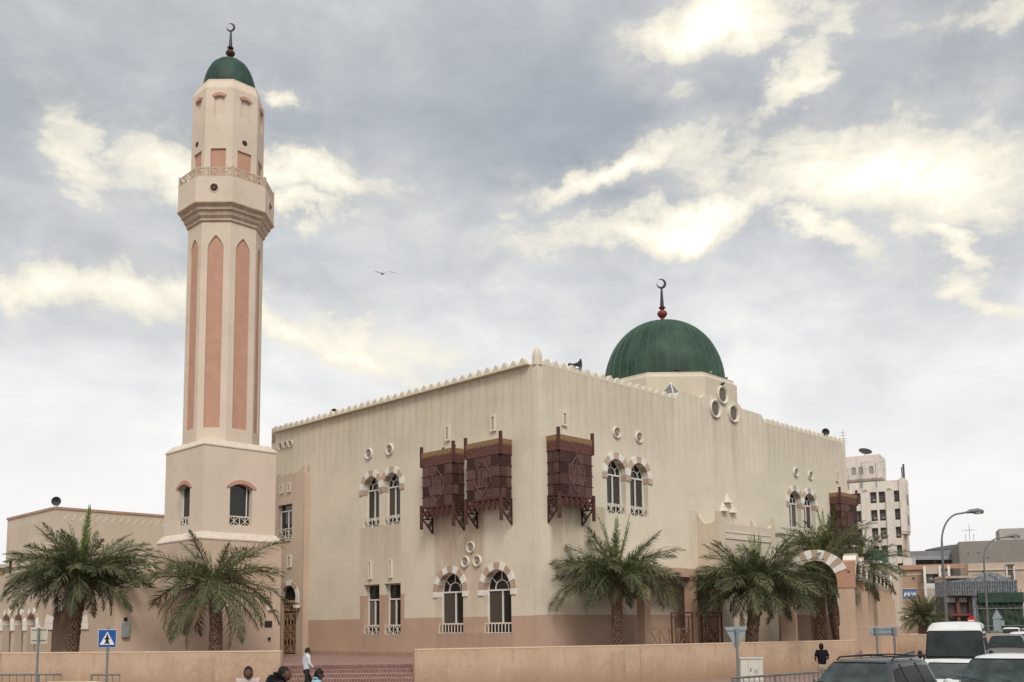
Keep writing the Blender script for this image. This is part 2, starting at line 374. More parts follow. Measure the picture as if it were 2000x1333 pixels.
# ================================================================ the mosque
C0 = Vector((1.1588, 41.4, 1.05)); TH = R(45.25)
Vd = Vector((.70404, .71016, 0)); Ud = Vector((-.71016, .70404, 0))
def Wp(v, u, z=0): return C0 + Vd*v + Ud*u + Vector((0, 0, z))
mosque = empty('mosque', C0, TH, 'large cream mosque hall with scalloped parapet, wooden bay windows and a green ribbed dome', 'mosque')
PRw = lambda s, z, w_: (s, w_, z)      # right facade: along +x, depth +y
PLw = lambda s, z, w_: (w_, s, z)      # left facade: along +y, depth +x
LEN_R, LEN_L, HT = 28.45, 21.25, 12.68
def arch(c, h, z0, zs, rise=None, n=18, point=0):
    rise = rise or h; p = [(c-h, z0), (c+h, z0)]
    for i in range(n+1):
        t = PI*i/n; x = math.cos(t); zz = math.sin(t)
        p.append((c+h*x, zs + rise*(zz + point*(1-abs(x))*zz)))
    return p
def rect(c, h, z0, z1): return [(c-h, z0), (c+h, z0), (c+h, z1), (c-h, z1)]
dirt = (.30, .20, .15)
m_left = plaster('plaster_left_wall', CREAM2, flute=(12.75, 3.4, .34, .14), band=(1.84, BAND), boxes=((9.02, 12.6, 3.02),), axis='y', streak=.20, top_dirt=(0, 12.7),
    stains=((3.4, 6.75, 1.3, 6.9, .85, (.30, .17, .10)), (9.3, 12.6, 3.7, 6.5, .55, (.36, .27, .21)), (11.0, 12.4, -.2, 1.1, .3, (.25,.15,.1)), (1.6, 6.7, -.2, 1.1, .35, (.22,.14,.10)), (.5, 20, 9.5, 12.8, .35, (.34, .29, .22))))
m_right = plaster('plaster_right_wall', CREAM, flute=(12.75, 3.6, .30, .14), band=(1.87, BAND), axis='x', streak=.20, top_dirt=(2, 12.9),
    stains=((.7, 4.4, 2.0, 6.7, .8, (.33, .24, .15)), (11.0, 11.9, 2.5, 7.1, .45, (.40, .32, .24)), (.5, 10, 9.2, 12.8, .45, (.38, .33, .27)), (18.8, 28.3, 9.2, 12.8, .45, (.38, .33, .27)),
            (13.4, 13.9, 8.5, 12.2, .5, (.36, .29, .22)), (15.2, 15.7, 8.5, 12.2, .5, (.36, .29, .22)), (14.1, 15.1, 5.6, 7.3, .6, (.30, .22, .16)), (12.3, 16.2, 10.5, 12.7, .25, (.38,.33,.27))))
m_plain = plaster('plaster_plain', CREAM, streak=.2)
UW = .66
left_up = [(11.70, UW), (10.02, UW)]; left_rect = [(11.63, .64), (9.95, .64)]; left_low = [(5.68, .87), (2.60, .87)]
right_up = [(5.24, .69), (6.96, .69), (21.75, .69), (23.48, .69)]
holesL = [arch(c, h, 6.43, 8.42) for c, h in left_up] + [rect(c, h, 1.04, 3.56) for c, h in left_rect] + [arch(c, h, 1.08, 3.03) for c, h in left_low]
holesR = [arch(c, h, 6.47, 8.38) for c, h in right_up]
b = MB(); b.sheet([(0, 0), (LEN_L, 0), (LEN_L, HT), (0, HT)], holesL, PLw, 0, reveal=.42)
b.box(.42, .75, .45, LEN_L-.4, HT-.9, HT)
b.build('wall', m_left, mosque)
b = MB()
outline = [(0, 0), (LEN_R, 0), (LEN_R, HT), (18.75, HT), (18.62, 12.86), (18.35, 13.10), (16.35, 13.13), (16.1, 13.3), (15.93, 13.42), (12.87, 13.42), (12.7, 13.3), (12.5, 13.13), (10.5, 13.1), (10.3, 12.86), (10.2, HT), (0, HT)]
b.sheet(outline, holesR, PRw, 0, reveal=.42)
b.prism([(10.2, HT), (10.3, 12.86), (10.5, 13.1), (12.5, 13.13), (12.7, 13.3), (12.87, 13.42)][::-1] + [(12.87, HT)], PRw, .003, .3)
b.prism([(15.93, HT), (15.93, 13.42), (16.1, 13.3), (16.35, 13.13), (18.35, 13.10), (18.62, 12.86), (18.75, HT)], PRw, .003, .3)
b.box(.45, LEN_R-.4, .42, .75, HT-.9, HT)
b.build('wall', m_right, mosque)
b = MB()   # far sides, roof, parapet tops
b.box(0, .4, 0, .4, HT-.02, HT-.01); b.add([(LEN_R, 0, 0), (LEN_R, 30, 0), (LEN_R, 30, HT), (LEN_R, 0, HT)], [(0, 1, 2, 3)])
b.add([(0, LEN_L, 0), (LEN_R, LEN_L, 0), (LEN_R, LEN_L, HT), (0, LEN_L, HT)], [(0, 1, 2, 3)])
b.build('wall', m_plain, mosque)
b = MB(); b.box(.05, LEN_R-.05, .05, LEN_L-.05, HT-1.2, HT-.7); b.build('roof', m_roof, mosque)
# slight plinth at the foot, corner piers
b = MB(); b.box(-.09, 0, 0, LEN_L-3.6, -.02, .21); b.build('plinth', mat('plinth_paint', (.36, .245, .18), var=.15), mosque)
b = MB(); b.box(-.035, .30, -.036, .30, 0, HT+.05)
cap = []
for r_, z_ in ((.235, 12.60), (.235, 12.98), (.215, 13.12), (.165, 13.26), (.09, 13.37), (0.001, 13.42)): cap.append((r_, z_))
b.lathe(cap, 8, (.135, .135), a0=PI/8); b.build('corner_pier', plaster('plaster_pier', CREAM, band=(1.86, BAND), streak=.25), mosque)
for (x, y) in ((LEN_R-.2, .2), (.2, LEN_L-.2)):
    b = MB(); b.box(x-.2, x+.205, y-.205, y+.2, HT-.6, HT+.02)
    xx = x
    if x > 1: b.prism([(x-.2, HT+.02), (x+.2, HT+.02), (x+.2, HT+.36), (x+.05, HT+.30), (x-.1, HT+.12)], PRw, -.003, .35)
    else: b.prism([(y-.2, HT+.02), (y+.2, HT+.02), (y+.2, HT+.34), (y+.05, HT+.26), (y-.1, HT+.12)], PLw, -.003, .35)
    b.build('corner_horn', m_plain, mosque)
# merlons, one mesh shared by all
def merlon_mesh():
    b = MB(); P = lambda s, z, w_: (s, w_, z)
    prof = [(-.274, -.02), (.274, -.02), (.274, .015), (.235, .03), (.17, .09), (.11, .165), (.055, .205), (0, .25), (-.055, .205), (-.11, .165), (-.17, .09), (-.235, .03), (-.274, .015)]
    b.prism([(a_, b_*1.22) for a_, b_ in prof], P, -.006, .24)
    return b.mesh('merlon', plaster('merlon_plaster', (.665, .60, .49), streak=.3, streak_col=(.3, .24, .18)))
mer = merlon_mesh(); rnd = random.Random(5)
def merlons(s0, s1, side):
    n = int(round((s1-s0)/.55))
    for i in range(n):
        s = s0 + (i+.5)*(s1-s0)/n
        if side == 'r': link('merlon', mer, mosque, (s, 0, HT-.003), (0, 0, 0), (1, 1, rnd.uniform(.9, 1.08)))
        else: link('merlon', mer, mosque, (0, s, HT-.003), (0, 0, -PI/2), (1, -1, rnd.uniform(.9, 1.08)))
merlons(.42, 10.15, 'r'); merlons(18.85, 28.0, 'r'); merlons(.42, 20.8, 'l')
b = MB()
b.build('x', m_roof) if False else None

# ---- windows: frame > pane, fanlight, arch_stone, railing
SH = {}
def arch_stone_mesh(key, r1, r2, a0, a1, m_, d0=-.045, d1=.30):
    if key in SH: return SH[key]
    b = MB(); n = 4; g_ = .006/r1
    pts = [(r1*math.cos(a0+g_+(a1-a0-2*g_)*i/n), r1*math.sin(a0+g_+(a1-a0-2*g_)*i/n)) for i in range(n+1)] + \
          [(r2*math.cos(a1-g_-(a1-a0-2*g_)*i/n), r2*math.sin(a1-g_-(a1-a0-2*g_)*i/n)) for i in range(n+1)]
    b.prism(pts, lambda s, z, w_: (s, w_, z), d0, d1); SH[key] = b.mesh('arch_stone', m_); return SH[key]
def box_mesh(key, name, x0, x1, y0, y1, z0, z1, m_):
    if key in SH: return SH[key]
    SH[key] = MB().box(x0, x1, y0, y1, z0, z1).mesh(name, m_); return SH[key]
def bars(b, segs, th, y0, y1, mi=0):
    for (x1, z1, x2, z2) in segs:
        d = Vector((x2-x1, 0, z2-z1)); L_ = d.length; a = math.atan2(d.z, d.x)
        T = Matrix.Translation((x1, 0, z1)) @ Matrix.Rotation(-a, 4, 'Y'); b.box(0, L_, y0, y1, -th/2, th/2, mi, T)
def x_rail(b, x0, x1, z0, z1, n, y=0, th=.035, posts=True):
    yy0, yy1 = y-.015, y+.015
    bars(b, [(x0, z0+th/2, x1, z0+th/2), (x0, z1-th/2, x1, z1-th/2)], th, yy0-.004, yy1+.004)
    wdt = (x1-x0)/n
    for i in range(n):
        a = x0+i*wdt
        bars(b, [(a, z0, a+wdt, z1)], th*.8, yy0, yy1-.004); bars(b, [(a, z1, a+wdt, z0)], th*.8, yy0+.004, yy1)
        if posts: bars(b, [(a+wdt/2, z0, a+wdt/2, z1)], th*.8, yy0-.002, yy1+.002)
    for i in range(n+1):
        a = min(max(x0+i*wdt, x0+th/2), x1-th/2); bars(b, [(a, z0, a, z1)], th, yy0-.006, yy1+.006)
def window(parent, c, h, z0, zs, kind, side, stones=None, n_st=7, rail='x', d=.32, rev=False):
    """local frame of a window: x along the wall, y into the wall"""
    rotz = 0 if side == 'r' else PI/2
    loc = (c, 0, 0) if side == 'r' else (0, c, 0)
    sy = 1 if side == 'r' else -1       # left wall: x local -> +y, y local -> -x ; mirror so that depth goes inwards
    top = zs + h if kind == 'arch' else zs
    t = .055; fb = MB()
    ft = zs
    fb.box(-h, -h+t, d-.03, d+.03, z0+.42, ft); fb.box(h-t, h, d-.03, d+.03, z0+.42, ft)
    fb.box(-h+t, h-t, d-.032, d+.032, ft-.07 if kind == 'arch' else ft-.80, ft if kind == 'arch' else ft-.73)
    fb.box(-h+t, h-t, d-.031, d+.031, z0+.42, z0+.49); mx = -.04 if kind == 'arch' and h > .8 else .08
    fb.box(mx-.03, mx+.03, d-.028, d+.03, z0+.49, (ft-.07) if kind == 'arch' else ft-.80)
    if kind == 'rect': fb.box(-h+t, h-t, d-.03, d+.03, ft-.05, ft)
    fr = fb.build('window', m_white, parent, loc=loc, rot=(0, 0, rotz)); fr.scale = (1, sy, 1)
    if kind == 'arch':
        f2 = MB(); k = 12; r_ = h*.47
        for rr, th in ((h-.025, .05), (r_, .04)):
            for i in range(k):
                a0, a1 = PI*i/k, PI*(i+1)/k; bars(f2, [(rr*math.cos(a0), zs+rr*math.sin(a0), rr*math.cos(a1), zs+rr*math.sin(a1))], th, d-.024, d+.024)
        for a0 in (R(40), R(90), R(140)): bars(f2, [(r_*math.cos(a0), zs+r_*math.sin(a0), (h-.03)*math.cos(a0), zs+(h-.03)*math.sin(a0))], .035, d-.02, d+.02)
        f2.build('fanlight', m_white, fr)
    p = MB(); P = lambda s, z, w_: (s, w_, z)
    p.prism(arch(0, h, z0, zs, n=12) if kind == 'arch' else rect(0, h, z0, zs), P, d+.04, d+.07)
    p.build('pane', m_glass, fr)
    p = MB(); p.box(mx+.03, h-t, d+.015, d+.035, z0+.49, (zs-.07) if kind == 'arch' else zs-.80); p.build('pane', m_blind, fr)
    rb = MB()
    if rail == 'x': x_rail(rb, -h+.01, h-.01, z0+.02, z0+.50, 2, y=.07)
    else:
        bars(rb, [(-h+.01, z0+.04, h-.01, z0+.04), (-h+.01, z0+.46, h-.01, z0+.46)], .04, .05, .09)
        for i in range(9): q = -h+.03+(2*h-.06)*i/8; rb.box(q-.02, q+.02, .055, .085, z0+.04, z0+.46)
    rb.build('railing', m_trim, fr)
    if stones:
        s0, s1 = stones; r1, r2 = h-.012, h+.30
        for i in range(n_st):
            mm = s0 if i % 2 == 0 else s1
            link('arch_stone', arch_stone_mesh((h, n_st, i, mm.name), r1, r2, PI*i/n_st, PI*(i+1)/n_st, mm), fr, (0, 0, zs))
        for sg in (-1, 1):
            x0, x1 = sorted((sg*r1, sg*(r2+.02)))
            link('arch_stone', box_mesh((h, sg, 'imp', s1.name), 'arch_stone', x0, x1, -.055, .30, -.26, -.004, s1), fr, (0, 0, zs))
    return fr
for c, h in left_up: window(mosque, c, h, 6.43, 8.42, 'arch', 'l', (m_stonew, m_stonet), 7)
for c, h in left_rect: window(mosque, c, h, 1.04, 3.56, 'rect', 'l')
for c, h in left_low: window(mosque, c, h, 1.08, 3.03, 'arch', 'l', (m_stonep, m_stonew), 9, rail='v')
for c, h in right_up: window(mosque, c, h, 6.47, 8.38, 'arch', 'r', (m_stonew, m_stonet), 7)

# ---- roundels and slot vents
def roundel(parent, s, z, r, side, deep=False):
    key = ('rnd', r, deep)
    if key not in SH:
        b = MB(); k = r
        b.lathe(([(k*.56, .0), (k*.60, -.05), (k*.70, -.02), (k*.76, -.09), (k*.9, -.10), (k*.98, -.07), (k, 0)] if not deep else [(k*.72, .10), (k*.74, -.05), (k*.80, -.10), (k*.93, -.13), (k, -.09), (k, 0)]), 24, T=Matrix.Rotation(-PI/2, 4, 'X'))
        ring = b.mesh('roundel', m_trim, smooth=True)
        b = MB(); b.lathe([(k*(.73 if deep else .57), -.012), (k*.45, -.014 if deep else -.02), (k*.2, -.014 if deep else -.035), (.001, -.014 if deep else -.04)], 20, T=Matrix.Rotation(-PI/2, 4, 'X'))
        if not deep:
            for i in range(8): b.box(-.015*k/.25, .015*k/.25, -.0, .03, -k*.5, k*.5, T=Matrix.Translation((0, -.045, 0)) @ Matrix.Rotation(PI*i/8, 4, 'Y'))
        if not deep: b.lathe([(k*.16, 0), (k*.16, -.07), (.001, -.07)], 12, T=Matrix.Rotation(-PI/2, 4, 'X'))
        dish = b.mesh('roundel_centre', mat('roundel_recess', (.30, .265, .22), var=.3, scale=8) if not deep else mat('roundel_mesh', (.16, .13, .105), var=.3, scale=9), smooth=True)
        SH[key] = (ring, dish)
    ring, dish = SH[key]
    if side == 'r': loc, rot, sc_ = (s, -.003, z), (0, 0, 0), (1, 1, 1)
    else: loc, rot, sc_ = (-.003, s, z), (0, 0, PI/2), (1, -1, 1)
    o = link('roundel', ring, parent, loc, rot, sc_); link('roundel_centre', dish, o); return o
for s, z in ((11.88, 10.26), (10.17, 10.25)): roundel(mosque, s, z, .30, 'l')
for s, z in ((20.2, 11.81), (19.68, 11.81), (19.18, 11.80)): roundel(mosque, s, z, .22, 'l')
for s, z in ((4.25, 4.97), (4.62, 4.33), (3.82, 4.33)): roundel(mosque, s, z, .27, 'l')
for s, z in ((5.31, 10.32), (7.0, 10.31), (21.97, 10.18), (23.70, 10.17)): roundel(mosque, s, z, .29, 'r')
for s, z in ((14.40, 13.56), (13.66, 12.70), (15.42, 12.70)): roundel(mosque, s, z, .50, 'r', True)
def vent(parent, s, z0, z1, hw, side, u=0):
    key = ('vent', round(hw, 2), round(z1-z0, 2))
    if key not in SH:
        H_ = z1-z0; b = MB(); b.box(-hw, -hw*.55, -.10, .0, 0, H_); b.box(hw*.55, hw, -.10, 0, 0, H_); b.box(-hw*.55, hw*.55, -.098, 0, 0, hw*.5); b.box(-hw*.55, hw*.55, -.098, 0, H_-hw*.5, H_)
        n = max(4, int(H_/.08))
        for i in range(1, n): b.box(-hw*.55, hw*.55, -.06, -.02, H_*i/n-.012, H_*i/n+.012)
        b.box(-hw*.5, hw*.5, -.012, -.004, .02, H_-.02)
        SH[key] = b.mesh('vent', m_trim)
    if side == 'r': return link('vent', SH[key], parent, (s, -.002+u, z0))
    return link('vent', SH[key], parent, (-.002+u, s, z0), (0, 0, PI/2), (1, -1, 1))
for s in (5.79, 2.715): vent(mosque, s, 10.06, 10.80, .16, 'l')
for s in (11.72, 10.06): vent(mosque, s, 3.83, 4.73, .12, 'l')
for s in (1.64, 27.1): vent(mosque, s, 10.12, 10.76, .16, 'r')

# ---- wooden bay windows
def oriel(s0, s1, side, zb, ztop, dep):
    """projects towards -y; corner posts run past top and bottom"""
    W_ = s1-s0; H_ = ztop-zb
    key = ('oriel', round(W_, 2), round(H_, 2))
    core = MB(); core.box(.03, W_-.03, -dep+.03, -.005, zb, ztop-.02)
    loc, rot, scl = ((s0, 0, 0), (0, 0, 0), (1, 1, 1)) if side == 'r' else ((0, s0, 0), (0, 0, PI/2), (1, -1, 1))
    o = core.build('wooden_bay', m_woodd, mosque, loc=loc, rot=rot); o.scale = scl
    fr_h = .62; n_c, n_r = 4, 4; zt = ztop-fr_h; cw = (W_-.10)/n_c; rh = (zt-zb)/n_r
    pm = MB().box(.02, cw-.02, -.015, .02, .02, rh-.02).mesh('lattice_panel', m_lat)
    for i in range(n_c):
        for j in range(n_r): link('lattice_panel', pm, o, (.05+i*cw, -dep+.0, zb+j*rh), (0, 0, 0))
    cs = (dep-.05)/2; ps = MB().box(.02, cs-.02, -.012, .02, .02, rh-.02).mesh('lattice_panel', m_lat)
    for sx in (0, 1):
        for i in range(2):
            for j in range(n_r):
                if sx: link('lattice_panel', ps, o, (W_-.02, -dep+.03+i*cs, zb+j*rh), (0, 0, PI/2))
                else: link('lattice_panel', ps, o, (.02, -.02-i*cs, zb+j*rh), (0, 0, -PI/2))
    # rails between panels
    rl = MB()
    for j in range(n_r+1):
        z = zb+j*rh; rl.box(.0, W_, -dep-.03, -dep+.01, z-.018, z+.018)
        rl.box(-.016, .01, -dep+.01, -.004, z-.018, z+.018); rl.box(W_-.01, W_+.016, -dep+.01, -.004, z-.018, z+.018)
    for i in range(1, n_c): rl.box(.05+i*cw-.016, .05+i*cw+.016, -dep-.026, -dep+.01, zb, zt)
    rl.build('panel_rail', m_wood, o)
    # medallion: pointed hexagon with turned bars
    md = MB(); cx, cz = W_*.5, (zb+zt)*.5; a, c_ = W_*.23, (zt-zb)*.33
    hexp = [(cx, cz+c_*1.25), (cx+a, cz+c_*.35), (cx+a, cz-c_*.35), (cx, cz-c_*1.25), (cx-a, cz-c_*.35), (cx-a, cz+c_*.35)]
    for p, q in zip(hexp, hexp[1:]+hexp[:1]): bars(md, [(p[0], p[1], q[0], q[1])], .035, -dep-.05, -dep-.026)
    for i in range(7):
        q = cx-a*.55+a*1.1*i/6; md.box(q-.014, q+.014, -dep-.045, -dep-.026, cz-c_*.62, cz+c_*.62)
    for sg in (-1, 1): bars(md, [(cx-a*.6, cz+sg*c_*.64, cx+a*.6, cz+sg*c_*.64)], .03, -dep-.046, -dep-.026)
    md.build('medallion', mat('medallion_wood', (.17, .10, .09), rough=.7, var=.3, scale=14), o)
    # frieze board with ochre saw-tooth edge
    fz = MB(); fz.box(-.02, W_+.02, -dep-.02, -.004, zt+.02, ztop); fz.build('frieze', mat('frieze_red', (.12, .052, .042), rough=.75, var=.3, scale=8), o)
    ft = MB(); n = 13
    pr = [(-.03, ztop+.03), (-.03, ztop-.12)]
    for i in range(n):
        a_ = -.02+(W_+.04)*i/n; b_ = -.02+(W_+.04)*(i+1)/n; pr += [((a_+b_)/2, ztop-.25), (b_, ztop-.13)]
    pr += [(W_+.03, ztop+.03)]
    ft.prism(pr, lambda s, z, w_: (s, w_, z), -dep-.035, -dep-.022)
    n2 = 7
    for sx, x0 in ((0, -.022), (1, W_+.022)):
        pr = [(-dep-.03, ztop+.03), (-dep-.03, ztop-.12)]
        for i in range(n2):
            a_ = -dep+dep*i/n2; b_ = -dep+dep*(i+1)/n2; pr += [((a_+b_)/2, ztop-.25), (min(b_, -.004), ztop-.13)]
        pr += [(-.004, ztop+.03)]
        ft.prism(pr, lambda s, z, w_: (w_, s, z), x0-.006, x0+.006)
    ft.box(-.03, W_+.03, -dep-.036, -.004, ztop+.03, ztop+.05)
    ft.build('saw_tooth_trim', m_ochre, o)
    pst = MB().box(-.058, .058, -.058, .058, 0, 1).mesh('post', m_wood)
    for x in (-.02, W_+.02):
        link('post', pst, o, (x, -dep-.0, ztop-.62), None, (1, 1, .98)); link('post', pst, o, (x, -dep-.0, zb-1.0), None, (1, 1, 1.12))
    # hanging cross-braced skirt and wall brackets
    sk = MB(); z0, z1 = zb-.50, zb-.03
    n = 6
    for i in range(n):
        a_ = .05+(W_-.1)*i/n; b_ = .05+(W_-.1)*(i+1)/n
        sk.box(a_-.04, a_+.04, -dep-.03, -dep+.06, z0, zb); bars(sk, [(a_, z0+.05, b_, z1)], .05, -dep, -dep+.03); bars(sk, [(a_, z1, b_, z0+.05)], .05, -dep+.004, -dep+.034)
    sk.box(0, W_, -dep-.02, -dep+.05, zb-.06, zb+.0); sk.build('skirt', m_wood, o)
    for x in (-.02, W_*.0+.0, W_):
        pass
    for x in (0.0, W_):
        br = MB(); T = Matrix.Translation((x, 0, 0)) @ Matrix.Rotation(PI/2, 4, 'Z') @ Matrix.Scale(-1, 4, (1, 0, 0))
        # in bracket space x runs out from the wall
        segs = [(0.03, zb-1.15, dep, zb-.45), (0.04, zb-1.15, .04, zb), (0.02, zb-.5, dep, zb-.5), (.35*dep, zb-.88, dep*.05, zb-.62), (.5*dep, zb-.8, .06, zb-.55),
                (.02, zb-.5, dep*.5, zb), (dep*.5, zb-.5, .02, zb), (dep*.5, zb-.5, dep, zb), (dep, zb-.5, dep*.5, zb), (dep*.5, zb-.5, dep*.5, zb)]
        bars(br, segs, .055, -.028, .028)
        br.v = [(x + p[1], -p[0], p[2]) for p in br.v]
        br.build('bracket', m_woodd, o)
    return o
oriel(4.68, 6.88, 'l', 6.93, 9.47, .70)
oriel(1.61, 3.81, 'l', 6.93, 9.47, .70)
oriel(.52, 2.72, 'r', 6.93, 9.47, .70)
oriel(26.0, 28.2, 'r', 6.75, 9.25, .70)
# ---- octagonal drum, ribbed dome, finial
DC = (14.40, 3.72)
def octa(c, a, z):   # octagon with flats facing the axes, half width a
    r = a/math.cos(PI/8); return [(c[0]+r*math.cos(PI/8+k*PI/4), c[1]+r*math.sin(PI/8+k*PI/4), z) for k in range(8)]
def octa_stack(b, c, prof, mi=0, cap=True):
    rings = [octa(c, a, z) for a, z in prof]; vv = [p for r_ in rings for p in r_]; ff = []
    for j in range(len(rings)-1):
        for k in range(8): ff.append((j*8+k, j*8+(k+1) % 8, (j+1)*8+(k+1) % 8, (j+1)*8+k))
    if cap: ff += [tuple(range(8))[::-1], tuple((len(rings)-1)*8+k for k in range(8))]
    b.add(vv, ff, mi)
b = MB(); octa_stack(b, DC, [(3.715, HT-1.0), (3.715, 14.34), (3.64, 14.36), (3.55, 14.52), (3.55, 14.62), (3.40, 14.64)])
m_drum = plaster('plaster_drum', (.60, .525, .42), streak=.25, axis='xy'); b.build('drum', m_drum, mosque)
dome_prof = [(3.32, 14.60)] + [(3.34*math.cos(t)**.92, 14.75+3.68*math.sin(t)) for t in [PI/2*i/16 for i in range(17)]]
dome_prof[-1] = (.02, 18.43)
def ribbed(prof, c, n, rw, rh, rib_m, parent, name='dome', dm=None):
    b = MB(); b.lathe(prof, n*4, c); d = b.build(name, dm or m_green, parent, smooth='all')
    for k in range(n):
        a = 2*PI*k/n; rb = MB(); pts = [(r_*math.cos(a), r_*math.sin(a), z) for r_, z in prof]; e = Vector((-math.sin(a), math.cos(a), 0))
        vv = []; ff = []
        for i, (r_, z) in enumerate(prof):
            w_ = rw*min(1, r_/prof[1][0]*1.6+.15)
            o_ = Vector((math.cos(a), math.sin(a), .25))*rh
            p = Vector((c[0]+pts[i][0], c[1]+pts[i][1], z))
            vv += [tuple(p-e*w_), tuple(p-e*w_*.5+o_), tuple(p+e*w_*.5+o_), tuple(p+e*w_)]
            if i: q = 4*i; ff += [(q-4, q-3, q+1, q), (q-3, q-2, q+2, q+1), (q-2, q-1, q+3, q+2)]
        rb.add(vv, ff); rb.build('seam', rib_m, d)
    return d
ribbed(dome_prof, DC, 36, .022, .028, m_rib, mosque)
def finial(c, z0, H_, parent, r=.24, m1=m_fred, m2=m_fblk):
    """turned base in red, tapered black shaft, crescent"""
    b = MB(); k = H_
    b.lathe([(r*1.25, z0-.02*k), (r*.9, z0+.03*k), (r*.5, z0+.07*k), (r*.42, z0+.10*k), (r*.75, z0+.125*k), (r*1.1, z0+.17*k), (r*1.15, z0+.20*k), (r*.95, z0+.24*k), (r*.45, z0+.275*k), (r*.35, z0+.29*k), (r*.75, z0+.32*k), (r*.8, z0+.335*k), (r*.4, z0+.35*k)], 20, c)
    f = b.build('finial', m1, parent, smooth=True)
    b = MB(); b.lathe([(r*.46, z0+.35*k), (r*.36, z0+.5*k), (r*.20, z0+.76*k), (.001, z0+.765*k)], 14, c); b.build('finial_shaft', m2, f, smooth=True)
    # crescent, lying in the plane facing the street corner
    R1 = .108*k; cz = z0+.76*k+R1; outer = []; inner = []
    n = 26; off = R1*.34; R2 = R1*.78
    for i in range(n+1):
        t = R(-215) + R(295)*i/n
        outer.append((math.cos(t)*R1, math.sin(t)*R1))
    a_, e_ = outer[0], outer[-1]
    b = MB(); vv = []; ff = []
    for i in range(n+1):
        u_ = i/n; th = R1*.52*math.sin(PI*u_)**.8+.008; t = R(-190)+R(320)*u_
        cx, cy = math.cos(t)*(R1-th*.5), math.sin(t)*(R1-th*.5)*1.08
        for q in range(6):
            ph = 2*PI*q/6; rr = math.cos(ph)*th*.5; yy = math.sin(ph)*min(.05*k/3, th*.35)
            x_, z_ = cx+math.cos(t)*rr, cy+math.sin(t)*rr
            vv.append((x_, yy, z_))
            if i < n: ff.append((i*6+q, i*6+(q+1) % 6, (i+1)*6+(q+1) % 6, (i+1)*6+q))
    T = Matrix.Translation((c[0], c[1], cz)) @ Matrix.Rotation(-TH, 4, 'Z')
    b.add(vv, ff, 0, T); b.build('crescent', m2, f, smooth=True)
    return f
finial(DC, 18.42, 2.62, mosque, .25)
# pyramid rooflight in front of the drum
b = MB(); px_, py_, hz_ = 11.15, .98, HT-.05
sq = [(-.8, -.8), (.8, -.8), (.8, .8), (-.8, .8)]
for i in range(4): a_, c_ = sq[i], sq[(i+1) % 4]; b.add([(px_+a_[0], py_+a_[1], hz_), (px_+c_[0], py_+c_[1], hz_), (px_, py_, hz_+1.24)], [(0, 1, 2)])
sk = b.build('rooflight', mat('rooflight_glass', (.18, .175, .16), rough=.35, var=.1, spec=.4), mosque)
b = MB()
for a_ in sq: b.tube([(px_+a_[0], py_+a_[1], hz_), (px_, py_, hz_+1.26)], .03, 4)
b.build('rooflight_bar', m_white, sk)

# ---- horned portal on the right facade
def horn_poly(s, z, wd, h, sg):   # quarter curve rising outward
    p = [(s, z)]; n = 7
    p = [(s, z), (s+sg*wd, z), (s+sg*wd, z+h)]
    for i in range(1, n): t = i/n; p.append((s+sg*wd*(1-t), z+h*(1-t)**2*1.0+ (0.05*math.sin(PI*t))))
    return p if sg > 0 else p[::-1]
m_portal = plaster('plaster_portal', (.61, .53, .425), axis='xy', streak=.3)
PX0, PX1, PD, PT = 11.72, 17.08, 1.30, 6.42
b = MB(); Pf = lambda s, z, w_: (s, w_-PD, z)
b.sheet([(PX0, 0), (PX1, 0), (PX1, PT), (PX0, PT)], [[(12.75, .02), (16.05, .02), (16.05, 4.6), (12.75, 4.6)]], Pf, 0, reveal=.75)
b.box(12.7, 16.1, -PD+.75, -PD+.8, 0, 4.65)
b.box(PX0, PX0+.28, -PD+.28, -.01, 0, PT); b.box(PX1-.28, PX1, -PD+.28, -.01, 0, PT)
b.box(PX0+.001, PX0+.28, -PD+.002, -PD+.28, 0, PT-.001); b.box(PX1-.28, PX1-.001, -PD+.002, -PD+.28, 0, PT-.001)
b.box(PX0+.28, PX1-.28, -PD+.005, -PD+.25, PT-.6, PT); b.box(PX0+.28, PX1-.28, -PD+.25, -.01, PT-.5, PT-.4)
for s, sg in ((PX0+.5, -1), (PX1-.5, 1)): b.prism(horn_poly(s, PT, .5, .62, sg), Pf, -.002, .25)
for x_ in (PX0, PX1-.25):
    for s, sg in ((-PD+.5, -1), (-.50, 1)): b.prism(horn_poly(s, PT, .48, .6, sg), lambda s_, z_, w_: (w_, s_, z_), x_-.003, x_+.25)
b.build('portal', m_portal, mosque)
b = MB()
b.box(PX0+.5, PX1-.5, -PD-.05, -PD+.0, 5.98, 6.04); b.box(PX0+.5, PX1-.5, -PD-.05, -PD+.0, 5.66, 5.72)
for i in range(24): x_ = PX0+.56+i*.18; b.box(x_, x_+.09, -PD-.03, -PD, 5.74, 5.96)
b.build('carved_band', m_trim, mosque)
for x_ in (12.28, 16.28):
    b = MB(); b.box(x_, x_+.05, -PD-.04, -PD-.002, .1, 5.0); b.box(x_+.20, x_+.25, -PD-.04, -PD-.002, .1, 5.0)
    for i in range(40): z_ = .15+i*.12; b.box(x_+.07, x_+.18, -PD-.03, -PD-.002, z_, z_+.06)
    b.build('carved_strip', m_trim, mosque)
# three little triangular hoods above it
for s, z in ((14.53, 7.78), (14.08, 7.30), (15.0, 7.28)):
    b = MB(); b.add([(s-.33, -.012, z-.02), (s+.33, -.012, z-.02), (s, -.012, z+.50), (s-.26, -.22, z-.02), (s+.26, -.22, z-.02), (s, -.06, z+.44)], [(0, 1, 4, 3), (0, 3, 5, 2), (1, 2, 5, 4), (3, 4, 5)])
    b.build('vent_hood', m_trim, mosque)
